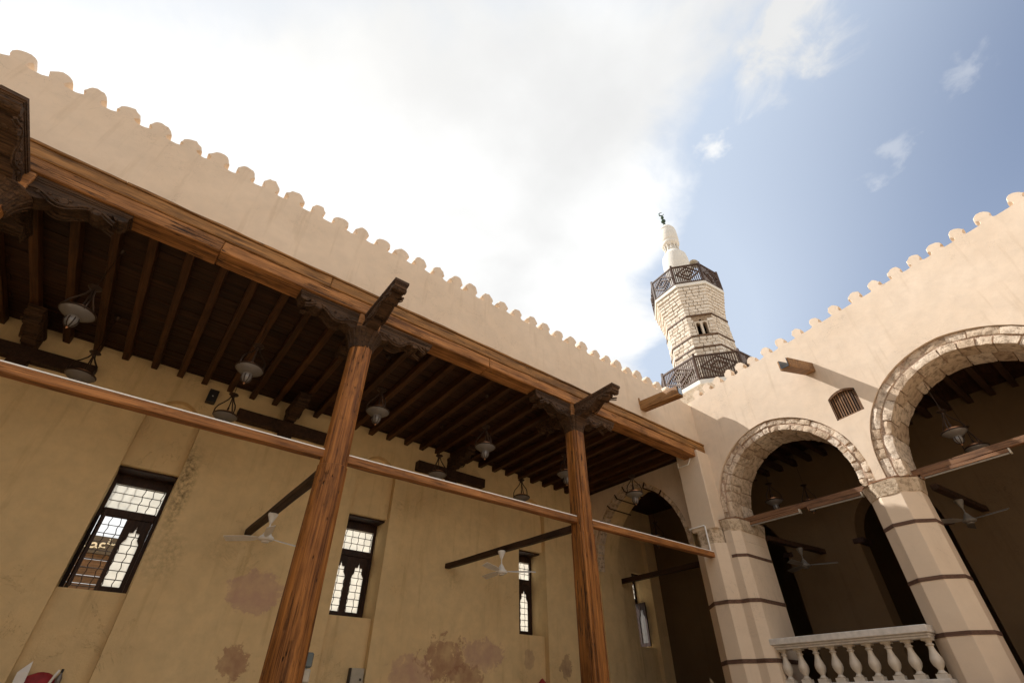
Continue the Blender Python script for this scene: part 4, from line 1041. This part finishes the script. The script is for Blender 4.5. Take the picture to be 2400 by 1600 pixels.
obj('side_panel', MB().box((3.515, YB+0.03, FLOOR), (3.529, YB+0.118, 0.53)), 'black', t)
t = thing('amber_bulb', 'small amber glass ceiling lamp between two joists', 'ceiling lamp', (-0.25, 6.85, 4.36))
obj('globe', MB().lathe([(0.008,-0.045),(0.03,-0.035),(0.042,-0.01),(0.038,0.02),(0.02,0.04)], (-0.25,6.85,4.39), 14), 'bulb', t, smooth=60)
obj('collar', MB().lathe([(0.026,0.0),(0.036,0.012),(0.036,0.03)], (-0.25,6.85,4.40), 14), 'brass', t, smooth=40)
def pipe(label, pts, r):
    t = thing('white_pipe', label, 'pipe', pts[0]); obj('tube', MB().tube(pts, r, 8), 'white', t, smooth=40)
pipe('white conduit bent down the corner pier to the tie beam', [(8.95,5.52,2.80),(8.655,5.49,2.815),(8.655,5.17,2.815),(8.655,5.15,2.80),(8.655,5.148,2.33)], 0.014)
pipe('short white conduit loop under the beam end at the pilaster', [(8.665,5.44,4.16),(8.655,5.44,4.05),(8.655,5.20,4.05),(8.655,5.12,4.16)], 0.012)

# things on the ledge of the first window niche
t = thing('ledge', 'plaster ledge low in the first window niche', 'ledge', (-0.05, YB+0.06, 0.2)); obj('slab', MB().box((-0.42, YB+0.005, FLOOR), (0.325, YB+0.119, 0.22)), 'ochre', t, bevel=0.01)
t = thing('paper_packet', 'white pointed paper packet on the ledge at lower left', 'packet', (-0.30, YB+0.05, 0.22))
mb = MB().add([(-0.36,YB+0.02,0.22),(-0.26,YB+0.02,0.22),(-0.26,YB+0.09,0.22),(-0.36,YB+0.09,0.22),(-0.365,YB+0.02,0.34),(-0.265,YB+0.02,0.345),(-0.265,YB+0.08,0.345),(-0.365,YB+0.08,0.34),(-0.275,YB+0.05,0.45)],
    [(3,2,1,0),(0,1,5,4),(1,2,6,5),(2,3,7,6),(3,0,4,7),(4,5,8),(5,6,8),(6,7,8),(7,4,8)]); obj('packet_body', mb, 'white', t)
t = thing('cloth_bag', 'crumpled red and white bag on the ledge at lower left', 'bag', (-0.13, YB+0.05, 0.22))
mb = MB().lathe([(0.02,0.22),(0.13,0.23),(0.15,0.28),(0.12,0.315),(0.06,0.335),(0.01,0.342)], (-0.14,YB+0.0,0), 16).jitter(0.03, 3, 9.0); mb.v = [(x_, YB+0.06+(y_-YB)*0.45, z_) for x_, y_, z_ in mb.v]; obj('bag_body', mb, 'red', t, smooth=60)
mb = MB(); mb.tube([(-0.04,YB-0.012,0.24),(-0.02,YB-0.018,0.31),(0.0,YB+0.0,0.37)], 0.014, 6); obj('white_stripe', mb, 'white', t)
t = thing('small_bottle', 'small clear bottle with dark cap on the ledge at lower left', 'bottle', (0.03, YB+0.05, 0.22))
obj('bottle_body', MB().lathe([(0.028,0.22),(0.03,0.225),(0.03,0.30),(0.012,0.335),(0.010,0.35)], (0.03,YB+0.05,0), 12), 'lampglass', t, smooth=40)
obj('cap', MB().lathe([(0.013,0.35),(0.013,0.385)], (0.03,YB+0.05,0), 10), 'black', t)
t = thing('cloth_bundle', 'dark red cloth bundle in the third window niche at the bottom edge', 'cloth', (7.42, YB+0.06, 0.2))
mb = MB().lathe([(0.10,0.10),(0.15,0.2),(0.16,0.32),(0.10,0.42),(0.03,0.50),(0.005,0.52)], (7.42,YB,0), 14).jitter(0.04, 8, 8.0); mb.v = [(x_, YB+0.06+(y_-YB)*0.4, z_) for x_, y_, z_ in mb.v]; obj('bundle', mb, 'red', t, smooth=60)

# ------------------------------------------------------------------ street outside the windows
t = thing('shopfront', 'dark timber shopfront with white lettering seen through the open window', 'shop', (-0.2, 12.0, FLOOR))
z = FLOOR; k = 0
while z < 2.22:
    mb = MB().box((-2.6, 12.0, z+0.006), (2.2, 12.05, z+0.125)); obj('board', mb, 'shop', t, bevel=0.004); z += 0.13; k += 1
obj('sign_board', MB().box((-2.6, 11.94, 2.26), (2.2, 12.06, 2.56)), 'sign', t, bevel=0.006)
def text_mesh(s, size, x, z, y=11.93):
    cu = bpy.data.curves.new('lettering', 'FONT'); cu.body = s; cu.size = size*S; cu.extrude = 0.006; cu.offset = 0.006
    o = bpy.data.objects.new('lettering', cu); C.objects.link(o)
    bpy.context.view_layer.update()
    me = bpy.data.meshes.new_from_object(o.evaluated_get(bpy.context.evaluated_depsgraph_get()))
    bpy.data.objects.remove(o); me.materials.clear(); me.materials.append(M['tube'])
    p = place('lettering', me, (x, y, z), t, rot=(R(90), 0, 0)); return p
text_mesh('\uFEC2\uFECB', 0.24, -0.50, 2.345)
text_mesh('\uFE94\uFEB4\uFEB3', 0.13, -0.19, 2.43)

# ------------------------------------------------------------------ minaret
AX, AY, PH = 12.584, 6.135, R(151.54)
mn = thing('minaret', 'octagonal stone minaret with two wooden balconies and white bulbous top', 'minaret', (AX, AY, 4.9))
def ov(k, r, z): a = PH + k*math.pi/4; return (AX+r*math.cos(a), AY+r*math.sin(a), z)
def oct_prism(mb, r0, z0, r1, z1):
    vs = [ov(k,r0,z0) for k in range(8)] + [ov(k,r1,z1) for k in range(8)]
    return mb.add(vs, [tuple(range(8))[::-1], tuple(range(8,16))] + [(k,(k+1)%8,8+(k+1)%8,8+k) for k in range(8)])
RS = 1.012
WINZ0, WINZ1 = 9.30, 9.70
def face_pt(k, r, u, z, out=0.0):
    a = Vector(ov(k,r,z)); b = Vector(ov(k+1,r,z)); p = a+(b-a)*u
    nrm = ((a+b)/2-Vector((AX,AY,z))).normalized(); return tuple(p+nrm*out)
fw = 2*RS*math.sin(math.pi/8)
core = MB()
for k in range(8):
    segs = [(4.9, 11.2)]
    if k == 1:
        def itv(u, mid):
            for c_ in (0.385, 0.635):
                if abs(mid-c_) < 0.085: return [(4.9, WINZ0), (WINZ1+0.06*math.sqrt(max(0,1-((u-c_)/0.085)**2)), 11.2)]
            if abs(mid-0.51) < 0.045: return [(4.9, 9.86-0.05), (9.86+0.05, 11.2)]
            return [(4.9, 11.2)]
        us = sorted(set([0,1] + [c_+0.085*math.sin(-math.pi/2+math.pi*i/8) for c_ in (0.385,0.635) for i in range(9)] + [0.465,0.555]))
        wall_strips(core, us, itv, lambda u,z: face_pt(1,RS-0.03,u,z), lambda u,z: face_pt(1,RS-0.20,u,z))
    else:
        wall_strips(core, [0,1], lambda u,mid: [(4.9,11.2)], lambda u,z,k=k: face_pt(k,RS-0.03,u,z), lambda u,z,k=k: face_pt(k,RS-0.20,u,z))
obj('shaft', core, 'tower_mortar', mn)
obj('window_surround', wall_strips(MB(), sorted(set([0.25,0.77] + [c_+0.085*math.sin(-math.pi/2+math.pi*i/8) for c_ in (0.385,0.635) for i in range(9)])),
    lambda u, mid: ([(WINZ1+0.06*math.sqrt(max(0,1-((u-[c_ for c_ in (0.385,0.635) if abs(mid-c_)<0.085][0])/0.085)**2)), WINZ1+0.10)] if any(abs(mid-c_)<0.085 for c_ in (0.385,0.635)) else [(WINZ0, WINZ1+0.10)]),
    lambda u,z: face_pt(1,RS,u,z,0.006), lambda u,z: face_pt(1,RS,u,z,-0.1)), 'tower', mn)
BANDS = [8.80, 9.24, 10.05]
for z in BANDS:
    mb = MB(); oct_prism(mb, 1.035, z-0.02, 1.035, z+0.025); obj('timber_band', mb, 'tower_band', mn)
# stone courses
rnd = random.Random(11); hidden = MB(); count = 0
def flare(z): return RS + (0.0 if z < 10.25 else 0.185*min(1,(z-10.25)/0.92)**1.1)
courses = []; z = 5.0
stops = [7.10] + BANDS + [11.18]
z = 5.0
for st in stops:
    hh = st-z-0.03; n_ = max(1, round(hh/0.128)); z0 = z+ (0.03 if z > 5 else 0)
    for i in range(n_): courses.append((z0+(st-0.025-z0)*i/n_, z0+(st-0.025-z0)*(i+1)/n_))
    z = st
for (z0, z1) in courses:
    for k in range(8):
        vis = k in (0,1,2) and z0 > 6.6
        ns = 2 if z0 > 10.75 else None
        u = 0.0; cut = []
        while u < 1-1e-6:
            l = rnd.uniform(0.16, 0.36)*(1.0); u2 = u+l
            if u2 > 0.86: u2 = 1.0
            cut.append((u,u2)); u = u2
        for (u0,u1) in cut:
            if k == 1 and z1 > WINZ0-0.02 and z0 < WINZ1+0.08 and u1 > 0.27 and u0 < 0.75:
                if u0 < 0.25 and u1 > 0.27: u1 = 0.25
                elif u0 < 0.77 and u1 > 0.77: u0 = 0.77
                else: continue
            if k == 1 and z0 < 9.93 and z1 > 9.79 and u1 > 0.455 and u0 < 0.565: continue
            jz = 0.007; ju = 0.008/fw; pr_ = rnd.uniform(-0.008, 0.010)
            r0, r1 = flare((z0+z1)/2), flare((z0+z1)/2)
            ua, ub = u0+(ju if u0 > 0 else 0), u1-(ju if u1 < 1 else 0)
            pts = []
            for (zz, rr) in ((z0+jz, r0), (z1-jz, r1)):
                pts += [face_pt(k,rr,ua,zz,pr_), face_pt(k,rr,ub,zz,pr_), face_pt(k,rr-0.09,ub,zz,0), face_pt(k,rr-0.09,ua,zz,0)]
            mb = MB().hexa(pts)
            if vis and count < 300: mb.jitter(0.005, count, 7.0); obj('stone_block', mb, 'tower_pale' if z0 > 10.6 or (z0 > 10.1 and k == 0) else 'tower', mn, bevel=0.008); count += 1
            else: hidden.add(mb.v, mb.f)
stuff(obj('stone_block', hidden, 'tower', mn))
# balconies
def balcony(zs, r, zr, slabh, name):
    mb = MB(); oct_prism(mb, r+0.035, zs-slabh, r+0.035, zs)
    b_ = obj(name, mb, 'tower_white', mn, bevel=0.01)
    H = zr-zs
    for k in range(8):
        a = Vector(ov(k,r,zs)); b = Vector(ov(k+1,r,zs)); L = (b-a).length; d_ = (b-a)/L
        mb = MB(); up = Vector((0,0,1))
        mb.bar(a+up*(H-0.03), b+up*(H-0.03), 0.05, 0.05); mb.bar(a+up*0.05, b+up*0.05, 0.04, 0.04)
        ns = int(L/0.062)
        for i in range(1, ns): p = a+(b-a)*i/ns; mb.bar(p+up*0.05, p+up*(H-0.04), 0.024, 0.032, up=d_)
        out = ((a+b)/2-Vector((AX,AY,zs))).normalized()
        def Q(u, h, off): return a+(b-a)*u+up*h+out*off
        for s_ in (1.0, 0.5):
            pts = [(0.5-0.40*s_,H*0.5),(0.5,H*0.5+0.36*H*s_),(0.5+0.40*s_,H*0.5),(0.5,H*0.5-0.36*H*s_)]
            for (p0,p1) in zip(pts, pts[1:]+pts[:1]): mb.bar(Q(p0[0],p0[1],0.03), Q(p1[0],p1[1],0.03), 0.045, 0.035, up=tuple(out))
        obj('railing_panel', mb, 'railing', b_)
        mb = MB(); mb.bar(a-up*0.02, a+up*(H+0.06), 0.06, 0.06, up=tuple(d_)); obj('post', mb, 'railing', b_)
    return b_
balcony(11.325, 1.19, 12.158, 0.13, 'upper_balcony')
balcony(7.34, 1.585, 8.166, 0.14, 'lower_balcony')
mb = MB(); oct_prism(mb, 1.03, 6.55, 1.55, 7.20); obj('corbel', mb, 'tower', mn)
prof = [(0.30,11.3),(0.30,12.0),(0.34,12.3),(0.41,12.65),(0.455,12.95),(0.475,13.2),(0.468,13.42),(0.445,13.60),(0.440,13.66),(0.415,13.67),(0.415,13.70),(0.375,13.78),(0.30,13.90),(0.245,14.00),(0.225,14.06),(0.21,14.24),
        (0.29,14.30),(0.33,14.35),(0.340,14.45),(0.318,14.49),(0.335,14.53),(0.350,14.60),(0.352,15.08),(0.322,15.14),(0.334,15.20),(0.26,15.36),(0.12,15.54),(0.05,15.62)]
obj('white_top', MB().lathe(prof, (AX,AY,0), 24), 'tower_white', mn, smooth=35)
for i in range(12):
    a = 2*math.pi*i/12; mb = MB(); c_ = (AX+0.25*math.cos(a), AY+0.25*math.sin(a))
    mb.lathe([(0.032,14.02),(0.024,14.07),(0.024,14.22),(0.05,14.30)], (c_[0], c_[1], 0), 6); obj('colonnette', mb, 'tower_white', mn)
mb = MB()
for zc, r in ((15.68,0.052),(15.88,0.088),(16.11,0.060)): mb.lathe([(r*math.sin(math.pi*i/10)+0.006, zc-r*math.cos(math.pi*i/10)) for i in range(11)], (AX,AY,0), 14)
cr = []; 
vx = Vector((0.62,-0.78,0))
for i in range(25):
    a = R(-60)+R(300)*i/24; p = Vector((AX,AY,16.33))+vx*(0.095*math.cos(a+R(90)+R(30)))+Vector((0,0,0.095*math.sin(a+R(90)+R(30)))); cr.append(p)
mb.tube(cr, [0.006+0.020*math.sin(math.pi*i/24) for i in range(25)], 6)
fo = obj('finial', mb, 'green_metal', mn, smooth=50); fo['label'] = 'dark green metal finial with balls and crescent'
hp = Vector((AX,AY,12.62))+Vector((0.30,-1.0,0)).normalized()*0.80 + Vector((-0.46,0.045,-0.08)); hd = Vector((-0.55,-0.80,-0.18)).normalized()
vs = []; fs = []; n_ = 18; q = hd.to_track_quat('Z','Y')
hprof = [(0.03,-0.28),(0.05,-0.20),(0.06,-0.10),(0.10,-0.02),(0.16,0.06),(0.19,0.10),(0.18,0.098),(0.12,0.0),(0.04,-0.08)]
for r, h in hprof:
    for i in range(n_):
        a = 2*math.pi*i/n_; v = q @ Vector((r*math.cos(a), r*math.sin(a), h)); vs.append(hp+v)
for j in range(len(hprof)-1):
    for i in range(n_): fs.append((j*n_+i, j*n_+(i+1)%n_, (j+1)*n_+(i+1)%n_, (j+1)*n_+i))
horn = obj('horn_speaker', MB().add(vs, fs), 'cream_box', mn, smooth=50); horn['label'] = 'pale horn loudspeaker beside the white bulb'
